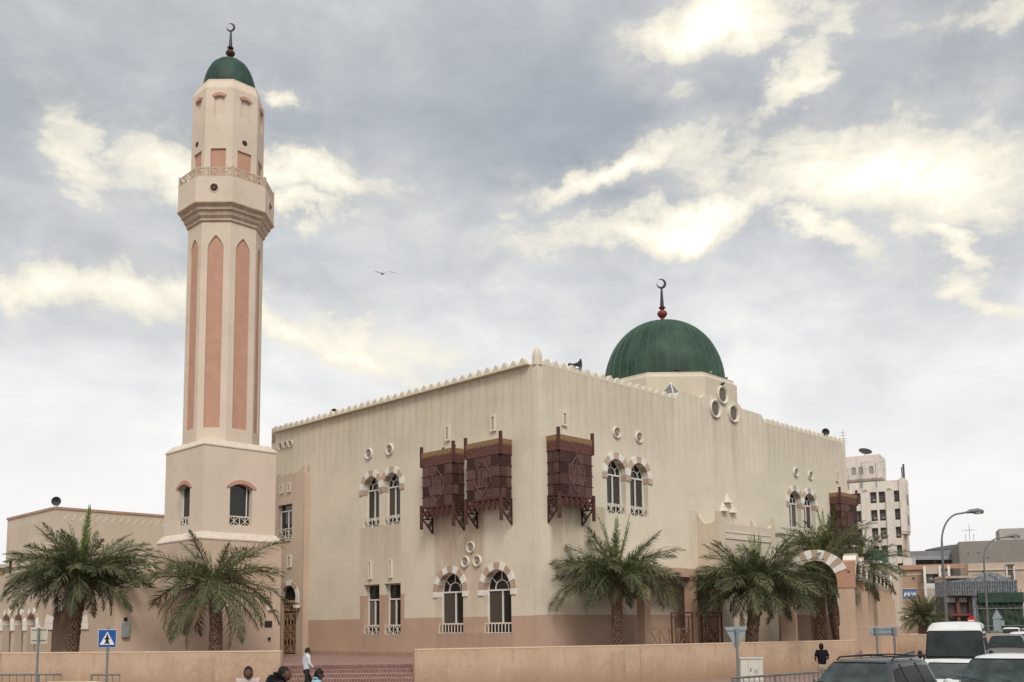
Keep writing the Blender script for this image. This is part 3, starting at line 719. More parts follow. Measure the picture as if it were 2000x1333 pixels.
# low portico: beam on pink columns, fence between
m_col = plaster('plaster_column', (.50, .345, .255), axis='xy', streak=.3)
def portico(x0, x1, cols):
    b = MB(); b.box(x0, x1, -1.45, -1.0, 3.62, 4.02); b.box(x0, x1, -1.0, -.01, 3.8, 3.98); b.build('portico_beam', m_col, mosque)
    for c in cols:
        b = MB(); b.box(c-.22, c+.22, -1.44, -1.02, 0, 3.619); b.box(c-.26, c+.26, -1.47, -.99, 0, .35); b.box(c-.27, c+.27, -1.48, -.98, 3.50, 3.615); b.build('portico_column', m_col, mosque)
portico(5.2, 11.70, (5.45, 9.15, 11.3)); portico(17.1, 25.5, (17.6, 21.3, 25.2))
m_fence = mat('fence_tan', (.42, .28, .18), rough=.8, var=.15)
for (x0, x1) in ((5.8, 8.85), (9.5, 11.1)):
    f = MB(); x_rail(f, x0, x1, .35, 1.22, max(2, int((x1-x0)/.75)), y=-1.25, th=.05, posts=False); f.build('railing', m_fence, mosque)
# steel trestle frames standing behind the boundary wall
m_rust = mat('rusty_steel', (.09, .035, .022), rough=.85, var=.35, scale=9)
def trestle(v, u, rot_, lab):
    t = empty('trestle', Wp(v, u), TH+rot_, lab, 'trestle', 'steel trestle frames behind the wall')
    for x_ in (-.5, .5):
        b = MB(); b.tube([(x_, 0, 0), (x_, 0, 1.95)], .035, 6); b.tube([(x_*.62, 0, 0.0), (x_*.62, 0, 1.75)], .022, 6); b.build('leg', m_rust, t)
    b = MB(); b.tube([(-.5, 0, 1.93), (.5, 0, 1.93)], .035, 6); b.tube([(-.5, 0, 1.74), (.5, 0, 1.74)], .022, 6); b.build('top_bar', m_rust, t)
    b = MB(); b.tube([(-.32, .02, 1.7), (.4, .02, .35)], .02, 6); b.tube([(.4, .03, 1.1), (-.4, .03, .4)], .02, 6); b.build('brace', m_rust, t)
trestle(7.35, -1.95, -.6, 'rusty steel trestle frame behind the wall, right of the square pink column'); trestle(9.75, -1.95, -.6, 'rusty steel trestle frame half hidden by palm fronds, nearer the portal')
# wall lantern by the portal
def lantern(loc, az_, lab, parent=None):
    o = empty('wall_lantern', loc, az_, lab, 'wall lantern')
    b = MB(); b.tube([(0, 0, -.25), (0, -.12, -.3), (0, -.25, -.18), (0, -.25, -.02)], .018, 6); b.build('bracket', m_fblk, o)
    b = MB(); b.lathe([(.05, 0), (.12, .22), (.12, .24), (.001, .24)], 8, (0, -.25)); b.build('lamp_glass', mat('lamp_glass', (.12, .1, .08), rough=.2, var=0), o)
    b = MB(); b.lathe([(.15, .23), (.09, .30), (.02, .36), (.001, .38)], 8, (0, -.25)); b.build('cap', m_white, o); return o
lantern(Wp(13.3, -.62, 2.55), TH, 'small black lantern with a white cap on the portal wall behind palm fronds')

# ================================================================ side porch with the lattice door (a lower block against the left wall)
PV, pu0, pu1 = -.35, 17.26, 22.2
m_porch = plaster('plaster_porch', (.57, .455, .355), axis='y', streak=.35)
PPw = lambda s, z, w_: (PV+w_, s, z)
porch = MB()
holes = [arch(18.62, .72, .02, 3.05, .75), rect(19.15, .72, 6.36, 8.3)]
porch.sheet([(pu0, 0), (pu1, 0), (pu1, 9.9), (pu0, 9.9)], holes, PPw, 0, reveal=.3)
porch.box(PV, 0, pu0, pu0+.03, 0, 9.9); porch.box(PV+.005, .0, pu0+.03, pu1, 9.6, 9.898); porch.box(PV+.3, PV+.32, pu0+.03, pu1, 0, 9.6)
for s, h in ((17.3, .46), (18.5, .22), (19.7, .22)):
    porch.prism([(s, 9.9), (s+.06, 9.9+h), (s+.2, 9.9+h*.9), (s+.45, 9.9+h*.35), (s+.8, 9.9+h*.05), (s+1.15, 9.9)][::-1], PPw, -.004, .25)
porch.build('porch', m_porch, mosque)
dz = MB(); x_rail(dz, 17.95, 18.62, .10, 1.15, 1, th=.05); x_rail(dz, 18.62, 19.3, .10, 1.15, 1, th=.05); x_rail(dz, 17.95, 18.62, 1.2, 2.25, 1, th=.05); x_rail(dz, 18.62, 19.3, 1.2, 2.25, 1, th=.05); x_rail(dz, 17.95, 19.3, 2.35, 2.8, 3, th=.04)
for cx in (18.28, 18.96):
    for cz in (.35, 1.0, 1.42, 2.05):
        k = 14
        bars(dz, [(cx+.2*math.cos(2*PI*i/k), cz+.2*math.sin(2*PI*i/k), cx+.2*math.cos(2*PI*(i+1)/k), cz+.2*math.sin(2*PI*(i+1)/k)) for i in range(k)], .035, -.03, .0)
dr = dz.build('lattice_door', mat('door_tan', (.42, .27, .155), rough=.7, var=.15), mosque, loc=(PV+.14, 0, 0), rot=(0, 0, PI/2)); dr.scale = (1, -1, 1)
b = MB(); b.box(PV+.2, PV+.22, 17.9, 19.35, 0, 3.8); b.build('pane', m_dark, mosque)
b = MB(); bars(b, [(17.9, 2.88, 19.34, 2.88)], .14, -.05, .1); bars(b, [(17.88, 0, 17.88, 2.9)], .10, -.06, .06)
o = b.build('door_frame', mat('door_frame_tan', (.43, .28, .16), rough=.8, var=.1), mosque, loc=(PV+.12, 0, 0), rot=(0, 0, PI/2)); o.scale = (1, -1, 1)
for i in range(5):
    fr = link('arch_stone', arch_stone_mesh((.72, 5, i), .72, 1.0, PI*i/5, PI*(i+1)/5, m_stonew if i % 2 == 0 else m_stonet), mosque, (PV, 18.62, 3.05), (0, 0, PI/2), (1, -1, 1))
b = MB(); b.box(PV-.05, PV+.2, 17.62, 17.92, 2.78, 3.05); b.build('arch_stone', m_stonew, mosque)
wfr = MB(); bars(wfr, [(18.45, 7.95, 19.85, 7.95), (18.45, 6.4, 18.45, 8.28), (19.85, 6.4, 19.85, 8.28), (19.1, 6.4, 19.1, 7.95)], .06, .2, .25); o = wfr.build('window', m_white, mosque, loc=(PV, 0, 0), rot=(0, 0, PI/2)); o.scale = (1, -1, 1)
b = MB(); b.box(18.43, 19.87, .252, .27, 6.3, 8.3); b.build('pane', m_glass, o)
b = MB(); x_rail(b, 18.45, 19.85, 6.4, 6.95, 2, y=.05); b.build('railing', m_trim, o)
for s in (19.45, 18.72): vent(mosque, s, 8.95, 9.47, .16, 'l', u=PV)
vent(mosque, 18.55, 4.75, 5.45, .2, 'l', u=PV)

# ================================================================ the minaret
MC = (-7.37, 13.57)
mp = Wp(*MC); minaret = empty('minaret', mp, TH, 'tall octagonal cream minaret with pink panels, lattice balcony and small green dome', 'minaret')
m_min = plaster('plaster_minaret', MIN_C, axis='xy', streak=.16, streak_col=(.42, .31, .23))
m_minl = plaster('plaster_minaret_foot', (.57, .44, .34), axis='xy', streak=.2)
m_pinkp = mat('panel_pink', (.50, .285, .21), rough=.9, var=.08, scale=2)
m_cap = mat('sloped_ledge', (.66, .57, .48), rough=.9, var=.1, scale=3)
def sq_stack(b, prof):
    vv = []; ff = []
    for h, z in prof: vv += [(-h, -h, z), (h, -h, z), (h, h, z), (-h, h, z)]
    for j in range(len(prof)-1):
        for k in range(4): ff.append((j*4+k, j*4+(k+1) % 4, (j+1)*4+(k+1) % 4, (j+1)*4+k))
    ff.append((0, 3, 2, 1)); n = len(prof)-1; ff.append(tuple(n*4+k for k in range(4))); b.add(vv, ff)
b = MB(); sq_stack(b, [(2.05, 0), (2.05, 5.36)]); b.build('foot_block', m_minl, minaret)
b = MB(); sq_stack(b, [(2.08, 5.36), (2.08, 5.42), (1.85, 5.72)]); b.build('ledge', m_cap, minaret)
def seg_arch(c, h, z0, zs, rise, n=10):
    p = [(c-h, z0), (c+h, z0)]; Rr_ = (h*h+rise*rise)/(2*rise); a = math.asin(h/Rr_)
    for i in range(n+1): t = a-2*a*i/n; p.append((c+Rr_*math.sin(t), zs+rise-Rr_+Rr_*math.cos(t)))
    return p
hb = 1.83; b = MB()
faces4 = [(lambda s, z, w_: (s, -hb+w_, z)), (lambda s, z, w_: (-hb+w_, -s, z)), (lambda s, z, w_: (-s, hb-w_, z)), (lambda s, z, w_: (hb-w_, s, z))]
for P in faces4: b.sheet([(-hb, 5.70), (hb, 5.70), (hb, 9.6), (-hb, 9.6)], [seg_arch(.05, .565, 6.05, 7.78, .2)], P, 0, reveal=.30)
b.build('base_block', m_min, minaret)
for k, P in enumerate(faces4[:2]):
    f = MB(); c = .05
    for (x0, x1, z0, z1) in ((c-.565, c-.53, 6.5, 7.8), (c+.40, c+.44, 6.5, 7.9), (c-.565, c+.565, 6.47, 6.53)):
        f.prism([(x0, z0), (x1, z0), (x1, z1), (x0, z1)], P, .24, .29)
    wn = f.build('window', m_white, minaret)
    f = MB(); f.prism(seg_arch(c, .60, 6.0, 7.8, .22), P, .30, .33); f.build('pane', m_glass, wn)
    f = MB(); xr = MB(); x_rail(xr, c-.55, c+.55, 6.07, 6.50, 2, y=0, th=.032); f.add([P(x, z, y+.12) for x, y, z in xr.v], xr.f); f.build('railing', m_trim, wn)
    f = MB(); Ro = seg_arch(c, .72, 7.86, 7.86, .30)[2:]; Ri = seg_arch(c, .565, 7.78, 7.78, .2)[2:]
    f.prism([(Ro[0][0]+.03, 7.80)] + Ro + [(Ro[-1][0]-.03, 7.80)] + Ri[::-1], P, -.045, .05); f.build('window_brow', m_pinkp, minaret)
b = MB(); rings = []
vv = [(-1.86, -1.86, 9.6), (1.86, -1.86, 9.6), (1.86, 1.86, 9.6), (-1.86, 1.86, 9.6)]
o8 = octa((0, 0), 1.64, 9.97)     # k=0: angle 22.5
b = MB(); b.add(vv + o8, [(0, 1, 4+5, 4+4+2-1+0)] if False else [], 0)
q8 = [(1.86, -.77), (1.86, .77), (.77, 1.86), (-.77, 1.86), (-1.86, .77), (-1.86, -.77), (-.77, -1.86), (.77, -1.86)]
b = MB(); sq_stack(b, [(1.865, 9.6), (1.865, 9.66), (1.62, 9.93), (1.45, 9.95)]); b.build('ledge', m_cap, minaret)
# shaft with a recessed pointed panel in each face
def face_map(a, k):
    t = -PI/2 + k*PI/4; n = Vector((math.cos(t), math.sin(t), 0)); e = Vector((-math.sin(t), math.cos(t), 0))
    def P(s, z, w_): p = n*(a-w_) + e*s; return (p.x, p.y, z)
    return P
def pointed(h, z0, zs, zt, n=8):
    p = [(-h, z0), (h, z0)]
    for i in range(n+1): t = PI/2*i/n; f_ = i/n; p.append((h*(1-f_**2.1)*(1-.16*f_), zs+(zt-zs)*(f_**.92)))
    q = [(-x, z) for x, z in p[2:-1]][::-1]; return p + q
A_S, hw = 1.62, 1.62*math.tan(PI/8)
b = MB(); panels = []
for k in range(8):
    P = face_map(A_S, k); ol = [(-hw, 9.9), (hw, 9.9), (hw, 20.5), (-hw, 20.5)]
    b.sheet(ol, [pointed(.37, 10.55, 19.0, 19.68)], P, 0, reveal=.07)
b.build('shaft', m_min, minaret)
for k in range(8):
    f = MB(); f.prism(pointed(.385, 10.53, 19.0, 19.70), face_map(A_S, k), .065, .12); f.build('pink_panel', m_pinkp, minaret)
b = MB(); octa_stack(b, (0, 0), [(1.60, 20.30), (1.70, 20.36), (1.70, 20.46), (1.80, 20.58), (1.84, 20.74), (1.93, 20.80), (1.95, 20.92), (2.10, 21.06), (2.10, 21.12), (2.06, 21.12)])
b.build('cornice', mat('cornice_plaster', (.47, .36, .28), rough=.9, var=.2, scale=4), minaret)
b = MB(); octa_stack(b, (0, 0), [(2.08, 21.12), (2.08, 22.32), (1.95, 22.32), (1.95, 22.2), (1.5, 22.2)], cap=False)
b.build('balcony', m_min, minaret)
for k in (0, 2, 6):
    P = face_map(2.083, k-0); f = MB(); T = [P(0, 21.78, 0), P(1, 21.78, 0)]
for k in (7, 1):
    t = -PI/2 + k*PI/4; f = MB(); Tm = Matrix.Translation((2.083*math.cos(t), 2.083*math.sin(t), 21.78)) @ Matrix.Rotation(t+PI/2, 4, 'Z') @ Matrix.Rotation(PI/2, 4, 'X')
    f.lathe([(.23, -.01), (.23, .02), (.19, .025), (.17, -.0)], 20, T=Tm); pr = f.build('porthole', m_min, minaret, smooth=True)
    f = MB(); f.lathe([(.18, .006), (.12, .008), (.001, .008)], 20, T=Tm); f.build('porthole_dark', mat('porthole_brown', (.05, .035, .028), var=.3), pr)
    f = MB(); f.lathe([(.07, .008), (.08, .05), (.05, .09), (.001, .1)], 12, T=Matrix.Translation((0, 0, -.06)) @ Tm); f.build('lamp', mat('brass', (.16, .09, .04), rough=.5, metal=.5), pr)
# balcony lattice railing: three crossed panels a side
m_min_rail = mat('minaret_rail', (.50, .395, .30), rough=.85, var=.1)
for k in range(8):
    P = face_map(2.03, k); L_ = 2.03*math.tan(PI/8)
    for j in range(3):
        xr = MB(); w_ = 2*L_/3; x_rail(xr, -L_+j*w_+.01, -L_+(j+1)*w_-.01, 22.32, 22.80, 1, th=.075, posts=False)
        f = MB(); f.add([P(x, z, y) for x, y, z in xr.v], xr.f); f.build('railing_panel', m_min_rail, minaret)
    t = -PI/2 + (k+.5)*PI/4; r_ = 2.03/math.cos(PI/8); f = MB(); f.box(-.05, .05, -.05, .05, 22.3, 22.84, T=Matrix.Translation((r_*math.cos(t), r_*math.sin(t), 0)) @ Matrix.Rotation(t, 4, 'Z')); f.build('railing_post', m_min_rail, minaret)
# upper stage
A_U = 1.57; hu = A_U*math.tan(PI/8); b = MB()
for k in range(8):
    P = face_map(A_U, k); ho = [seg_arch(0, .235, 25.55, 26.50, .08), [(-.36, 22.6), (.36, 22.6), (.36, 23.95), (-.36, 23.95)]]
    b.sheet([(-hu, 22.2), (hu, 22.2), (hu, 27.0), (-hu, 27.0)], ho, P, 0, reveal=.08)
octa_stack(b, (0, 0), [(A_U, 27.0), (1.42, 27.42), (1.42, 27.50), (1.30, 27.52)], cap=False)
up = b.build('upper_stage', m_min, minaret)
for k in range(8):
    P = face_map(A_U, k)
    f = MB(); f.prism([(-.37, 22.5), (.37, 22.5), (.37, 23.96), (-.37, 23.96)], P, .075, .12); f.build('pink_panel', m_pinkp, minaret)
    f = MB(); f.prism(seg_arch(0, .25, 25.5, 26.52, .08), P, .08, .12); f.build('blind_niche', m_min, minaret)
    f = MB(); Ro = seg_arch(0, .34, 26.60, 26.60, .13)[2:]; Ri = seg_arch(0, .25, 26.49, 26.49, .08)[2:]; f.prism(Ro+Ri[::-1], P, -.05, .02); f.build('niche_brow', m_pinkp, minaret)
    if k in (1, 7):
        t = -PI/2 + k*PI/4; f = MB(); Tm = Matrix.Translation((A_U*math.cos(t), A_U*math.sin(t), 24.35)) @ Matrix.Rotation(t+PI/2, 4, 'Z') @ Matrix.Rotation(PI/2, 4, 'X')
for s, k in ((0, 0), (-.1, 6)):
    t = -PI/2 + k*PI/4; e = Vector((-math.sin(t), math.cos(t), 0)); f = MB(); Tm = Matrix.Translation(Vector((A_U*math.cos(t), A_U*math.sin(t), 24.42))+e*s) @ Matrix.Rotation(t+PI/2, 4, 'Z') @ Matrix.Rotation(PI/2, 4, 'X')
    f.lathe([(.14, -.01), (.13, .012), (.10, .006), (.001, .004)], 16, T=Tm); f.build('porthole', mat('porthole_brown', (.05, .035, .028), var=.3), minaret)
md_prof = [(1.20, 27.48)] + [(1.25*math.cos(t)**.9, 27.58+1.74*math.sin(t)) for t in [PI/2*i/12 for i in range(13)]]; md_prof[-1] = (.01, 29.33)
ribbed(md_prof, (0, 0), 12, .012, .014, mat('small_dome_seam', (.05, .095, .07), rough=.5, var=.2), minaret, 'dome', mat('minaret_dome_green', (.030, .064, .050), rough=.6, var=.4, scale=1.5, spec=.25))
finial((0, 0), 29.28, 2.02, minaret, .20, mat('finial_maroon', (.07, .022, .018), rough=.5, var=.2), m_fblk)
# ================================================================ annex on the left with its arched portico
m_annex = plaster('plaster_annex', (.57, .49, .395), axis='xy', streak=.35, top_dirt=(3, 7.8), stains=((-11.2, -2, 6.9, 7.75, .5, (.52, .33, .23)),))
annex = empty('annex_building', Wp(-11.18, 23.5), TH, 'low cream annex building left of the minaret with striped portico arches', 'building')
# local: origin at its near roof corner; +x along the facade towards the mosque, +y away
b = MB(); b.box(0, 11.0, 0, 6.9, 0, 7.62); b.build('wall', m_annex, annex)
b = MB(); b.box(-.05, 11.0, -.05, 6.95, 7.62, 7.74); b.build('parapet_cap', mat('parapet_pink', (.42, .27, .20), var=.2, scale=5), annex)
dn = MB()
for i in range(26):
    x = .4+i*.41
    dn.add([(x, -.012, 7.10), (x+.10, -.012, 7.10), (x+.34, -.012, 7.42), (x+.24, -.012, 7.42), (x, .0, 7.08), (x+.10, .0, 7.08), (x+.34, .0, 7.42), (x+.24, .0, 7.42)], [(0,1,2,3),(0,4,5,1),(1,5,6,2),(3,7,4,0)])
for i in range(16):
    y = .4+i*.41; dn.add([(-.012, y+.34, 7.10), (-.012, y+.24, 7.10), (-.012, y, 7.42), (-.012, y+.10, 7.42), (0, y+.34, 7.08), (0, y+.24, 7.08), (0, y, 7.42), (0, y+.1, 7.42)], [(0,1,2,3),(0,4,5,1),(1,5,6,2)])
tag(dn.build('relief_chevrons', m_trim, annex), kind='stuff')
b = MB(); b.box(-.04, -.0, 5.9, 6.2, 4.6, 5.3); b.box(-.03, 0, 4.2, 4.5, 5.2, 5.6); b.build('window', m_dark, annex)
# pink-brown painted lower link with louvred window, near the minaret foot
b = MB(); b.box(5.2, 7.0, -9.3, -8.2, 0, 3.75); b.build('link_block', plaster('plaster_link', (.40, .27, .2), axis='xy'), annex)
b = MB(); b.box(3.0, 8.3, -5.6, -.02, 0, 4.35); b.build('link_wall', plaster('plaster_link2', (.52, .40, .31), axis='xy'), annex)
lv = MB()
for i in range(6): lv.box(3.6+i*.13, 3.66+i*.13, -5.66, -5.605, 3.3, 4.0)
lv.build('louvre', m_trim, annex)
# portico volume: front wall with one big arch and a row of small ones on the return
ox, oy = -1.02, -1.77       # annex-local position of the portico corner (v -12.2, u 21.73)
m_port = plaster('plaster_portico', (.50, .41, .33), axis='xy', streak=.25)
Pq = lambda s, z, w_: (ox+s, oy+w_, z)
b = MB(); b.sheet([(0, 0), (6.0, 0), (6.0, 4.35), (0, 4.35)], [arch(1.16, .70, .02, 1.80)], Pq, 0, reveal=.34)
# return side with arches
Pr = lambda s, z, w_: (ox+w_, oy+s, z)
b.sheet([(0, 0), (7.6, 0), (7.6, 4.35), (0, 4.35)], [arch(1.35, .62, .02, 1.72), arch(3.1, .62, .02, 1.72), arch(4.85, .62, .02, 1.72), arch(6.6, .62, .02, 1.72)], Pr, 0, reveal=.34)
b.box(ox+.02, ox+6.0, oy+.02, oy+7.6, 4.33, 4.36)
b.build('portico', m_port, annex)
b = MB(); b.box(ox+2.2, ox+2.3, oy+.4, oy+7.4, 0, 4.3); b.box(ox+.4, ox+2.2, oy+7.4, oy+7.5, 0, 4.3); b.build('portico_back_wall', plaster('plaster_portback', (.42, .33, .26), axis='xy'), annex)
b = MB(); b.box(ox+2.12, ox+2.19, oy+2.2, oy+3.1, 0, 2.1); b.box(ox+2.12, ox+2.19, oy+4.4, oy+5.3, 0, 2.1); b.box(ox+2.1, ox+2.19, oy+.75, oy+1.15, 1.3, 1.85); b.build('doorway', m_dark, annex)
for i in range(7):
    key = ('pst', i); mm = m_stonew if i % 2 == 0 else m_stonet
    link('arch_stone', arch_stone_mesh(key, .69, 1.02, PI*i/7, PI*(i+1)/7, mm, -.06, .35), annex, (ox+1.16, oy, 1.80))
    for yc in (1.35, 3.1, 4.85, 6.6):
        link('arch_stone', arch_stone_mesh(('pst2', i), .61, .86, PI*i/7, PI*(i+1)/7, m_stonew if i % 2 == 0 else m_stonet, -.06, .35), annex, (ox, oy+yc, 1.72), (0, 0, PI/2), (1, -1, 1))
for sg in (-1, 1):
    x0, x1 = sorted((sg*.69, sg*1.05)); link('arch_stone', box_mesh(('pimp', sg), 'arch_stone', x0, x1, -.07, .36, -.32, -.003, m_stonew), annex, (ox+1.16, oy, 1.80))
for yc in (.48, 2.22, 3.97, 5.72, 7.45):
    b = MB(); b.box(ox-.07, ox+.36, oy+yc-.24, oy+yc+.24, 1.45, 1.719); b.build('arch_stone', m_stonew, annex)
lo = mat('script_panel', (.27, .165, .12), var=.3, scale=20); b = MB()
for j in range(3):
    for i in range(4): b.box(ox-.3+.0, ox-.27, oy+8.2+i*.25, oy+8.4+i*.25, .9+j*.3, 1.1+j*.3)
# pink-beige screen wall in front of the minaret foot
scr = MB(); u0_, v0_, v1_ = 11.50, -13.05, -9.43
scr.box(v0_, v1_, u0_, u0_+.25, 0, 3.15); scr.box(v0_, v0_+.4, u0_+.25, u0_+.26, 0, 3.15)
sw = scr.build('screen_wall', plaster('plaster_screen', (.56, .43, .33), axis='xy', streak=.2), None, loc=C0, rot=(0, 0, TH)); tag(sw, 'plain pink-beige screen wall at the foot of the minaret, behind the drooping palm', 'wall')
# small fittings on the minaret foot
def fit(name, v, u, z, wd, h, dp, m_, lab, cat):
    b = MB(); b.box(-wd/2, wd/2, -dp, 0, -h/2, h/2); b.box(-wd/2+.015, wd/2-.015, -dp-.012, -dp+.001, -h/2+.015, h/2-.015)
    o = b.build(name, m_, None, loc=Wp(v, u, z), rot=(0, 0, TH), bevel=.01); return tag(o, lab, cat)
fit('name_plaque', -5.95, 11.515, 1.62, .38, .28, .03, mat('plaque_dark', (.03, .028, .025), rough=.5, var=.2), 'small dark rectangular plaque on the wall left of the lattice door', 'plaque')
fit('bulkhead_light', -5.85, 11.515, 2.33, .34, .18, .10, m_white, 'small white bulkhead light above the dark plaque', 'light')
fit('wall_socket', -5.9, 11.515, .95, .12, .14, .06, m_dark, 'tiny dark fitting low on the wall beneath the plaque', 'fitting')
fit('meter_box', -12.62, 11.495, 1.42, .30, .62, .12, mat('meter_grey', (.25, .27, .27), rough=.6), 'grey meter box on the screen wall behind the blue crossing sign', 'box')
fit('sensor_box', -12.62, 11.495, 1.86, .14, .14, .05, m_dark, 'little dark square box on the wall above the grey meter box', 'box')
fl = empty('floodlight', Wp(-.37, 17.55, 2.55), TH, 'small white floodlight on the porch wall beside the lattice door arch', 'floodlight')
b = MB(); b.box(-.32, -.05, -.14, .14, -.05, .13); b.build('lamp_housing', m_white, fl, bevel=.02)
b = MB(); b.tube([(0, 0, 0), (-.1, .05, -.12), (-.16, -.08, -.3)], .02, 5); b.build('cable', m_fblk, fl)

# ================================================================ boundary walls
m_bw = plaster('plaster_boundary', (.50, .365, .265), axis='x', streak=.22, streak_col=(.34, .21, .14), mott=.26, foot=(1.05, (.31, .20, .135)), stains=((3.9, 3.95, .2, 1.45, .8, (.25, .15, .10)), (8.2, 8.3, .0, 1.3, .8, (.22, .13, .09)), (8.75, 8.8, .0, 1.2, .8, (.22, .13, .09)), (1.2, 1.25, .0, 1.4, .6, (.22, .13, .09)), (6.1, 6.15, .5, 1.45, .6, (.25, .15, .10))))
m_bwcap = mat('wall_coping', (.56, .42, .30), rough=.9, var=.12, scale=4)
def bwall(p, q, h, lab, th=.28, round_end=(True, True)):
    p = Vector((*p, 0)); q = Vector((*q, 0)); d = q-p; L_ = d.length
    o = empty('boundary_wall', (p.x, p.y, .10), math.atan2(d.y, d.x), lab, 'wall')
    top = h; prof = []
    n_ = max(1, round(L_/8.0))
    for i in range(n_): b = MB(); b.box(L_*i/n_+(.008 if i else 0), L_*(i+1)/n_-(.008 if i < n_-1 else 0), 0, th, 0, top-.05); b.build('wall_body', m_bw, o)
    c = MB(); P = lambda s, z, w_: (w_, s, z)
    c.prism([(-.012, top-.05), (th+.012, top-.05), (th+.012, top-.025), (th-.04, top), (.04, top), (-.012, top-.025)], P, -.0, L_); c.build('coping', m_bwcap, o)
    return o
bwall((-62, 41.7), (-19.9, 38.5), 1.55, 'boundary wall piece at the far left, running out of the picture')
bwall((-19.88, 38.5), (-8.62, 36.75), 1.55, 'low rendered boundary wall in front of the minaret, left of the brick steps')
bwall((-3.67, 36.9), (5.16, 40.44), 1.55, 'low rendered boundary wall right of the brick steps, in front of the mosque corner')
bwall((5.17, 40.445), (15.96, 46.37), 1.55, 'low rendered boundary wall behind the utility cabinet and the man in black')
bwall((26.9, 69.6), (34, 66.5), 1.5, 'short reddish boundary wall stretch left of the white minibus')

# ================================================================ street arcade: striped arches along the side street
m_arc = plaster('plaster_arcade', (.55, .40, .295), axis='xy', streak=.25)
m_arcp = plaster('plaster_arcade_pink', (.47, .265, .19), axis='xy', streak=.15)
AZA = math.atan2(.909, .417)
arc = empty('street_arcade', (16.1, 46.6, .10), AZA, 'pink street arcade with striped horseshoe arches and square pillars along the boundary', 'arcade')
# local: +x along the street (away), +y to the left (towards the mosque)
def pillar(x, y, wx, wy, z0, z1, name='pillar', m_=None): b = MB(); b.box(x, x+wx, y, y+wy, z0, z1); return b.build(name, m_ or m_arc, arc)
PW = .70; SP = 3.1; ZS, ZB = 4.0, 2.5     # top of pillar shaft / plinth
pl = MB(); pl.box(.0, 31.0, .10, .55, 0, .95); pl.build('plinth', m_arc, arc)
Pfa = lambda s, z, w_: (w_+.0, s, z)      # front arch plane, spans local y
AC, AH = PW+1.02, 1.0                      # arch centre and half span
b = MB(); poly = [(-.05, ZS), (PW+.02, ZS), (PW+.02, ZS+.25)]
n = 16; inner = []
for i in range(n+1): t = PI*i/n; inner.append((AC-AH*math.cos(t), ZS+.22+1.13*math.sin(t)))
body = [(-.05, ZS)] + [(PW+.02, ZS)] + inner[1:-1] + [(2*AC-PW-.02, ZS), (2*AC+.05, ZS), (2*AC+.05, 5.25)]
Ro = 1.50
outer = [(AC+1.58*math.cos(t), ZS+.22+1.62*math.sin(t)) for t in [R(38)+R(104)*i/12 for i in range(13)]]
body += outer + [(-.05, 5.25)]
b.prism(body, Pfa, 0, .62); b.build('front_arch', m_arcp, arc)
for i in range(11):
    t0, t1 = R(25)+R(130)*i/11, R(25)+R(130)*(i+1)/11; k = 3; g_ = .004
    pin = [(AC-.99*math.cos(t0+(t1-t0)*j/k), ZS+.22+1.12*math.sin(t0+(t1-t0)*j/k)) for j in range(k+1)]
    pout = [(AC-1.60*math.cos(t1+(t0-t1)*j/k), ZS+.22+1.635*math.sin(t1+(t0-t1)*j/k)) for j in range(k+1)]
    s_ = MB(); s_.prism(pin+pout, Pfa, -.035, .655); s_.build('arch_stone', m_stonew if i % 2 == 0 else m_stonep, arc)
pillar(.04, .0, .55, PW, ZB-1.2, ZS-.002); pillar(.0, -.04, .62, PW+.08, 0, ZB-.3, 'plinth')
pillar(.04, 2*AC-PW, .55, PW, 0, ZS-.002)
# side row
for j in range(9):
    x0 = .7 + j*SP
    pillar(x0+SP-.55, -.02, .55, .5, 1.0, ZS-.004)
    pillar(x0+SP-.60, -.14, .65, .66, 0, 2.1, 'plinth')
    P = lambda s, z, w_, x0=x0: (x0+s, w_, z); c, h = (SP-.55)/2, (SP-.6)/2
    ip = [(c-h*math.cos(PI*i/14), ZS+.2+1.05*math.sin(PI*i/14)) for i in range(15)]
    b = MB(); b.prism([(-.55, ZS), (c-h, ZS)] + ip[1:-1] + [(c+h, ZS), (SP-.55, ZS), (SP-.55, 5.1), (c+1.2, 5.2)] + [(c+1.35*math.cos(t), ZS+.2+1.5*math.sin(t)) for t in [R(45)+R(90)*i/8 for i in range(9)]] + [(c-1.2, 5.2), (-.55, 5.1)], P, .10, .5)
    b.build('side_arch', m_arcp if j < 2 else m_arc, arc)
    for i in range(9):
        t0, t1 = PI*.1+PI*.8*i/9, PI*.1+PI*.8*(i+1)/9; k = 2
        pin = [(c-(h-.01)*math.cos(t0+(t1-t0)*q/k), ZS+.2+1.04*math.sin(t0+(t1-t0)*q/k)) for q in range(k+1)]
        pout = [(c-1.37*math.cos(t1+(t0-t1)*q/k), ZS+.2+1.53*math.sin(t1+(t0-t1)*q/k)) for q in range(k+1)]
        s_ = MB(); s_.prism(pin+pout, P, -.05, .55); s_.build('arch_stone', m_stonew if i % 2 == 0 else m_stonep, arc)
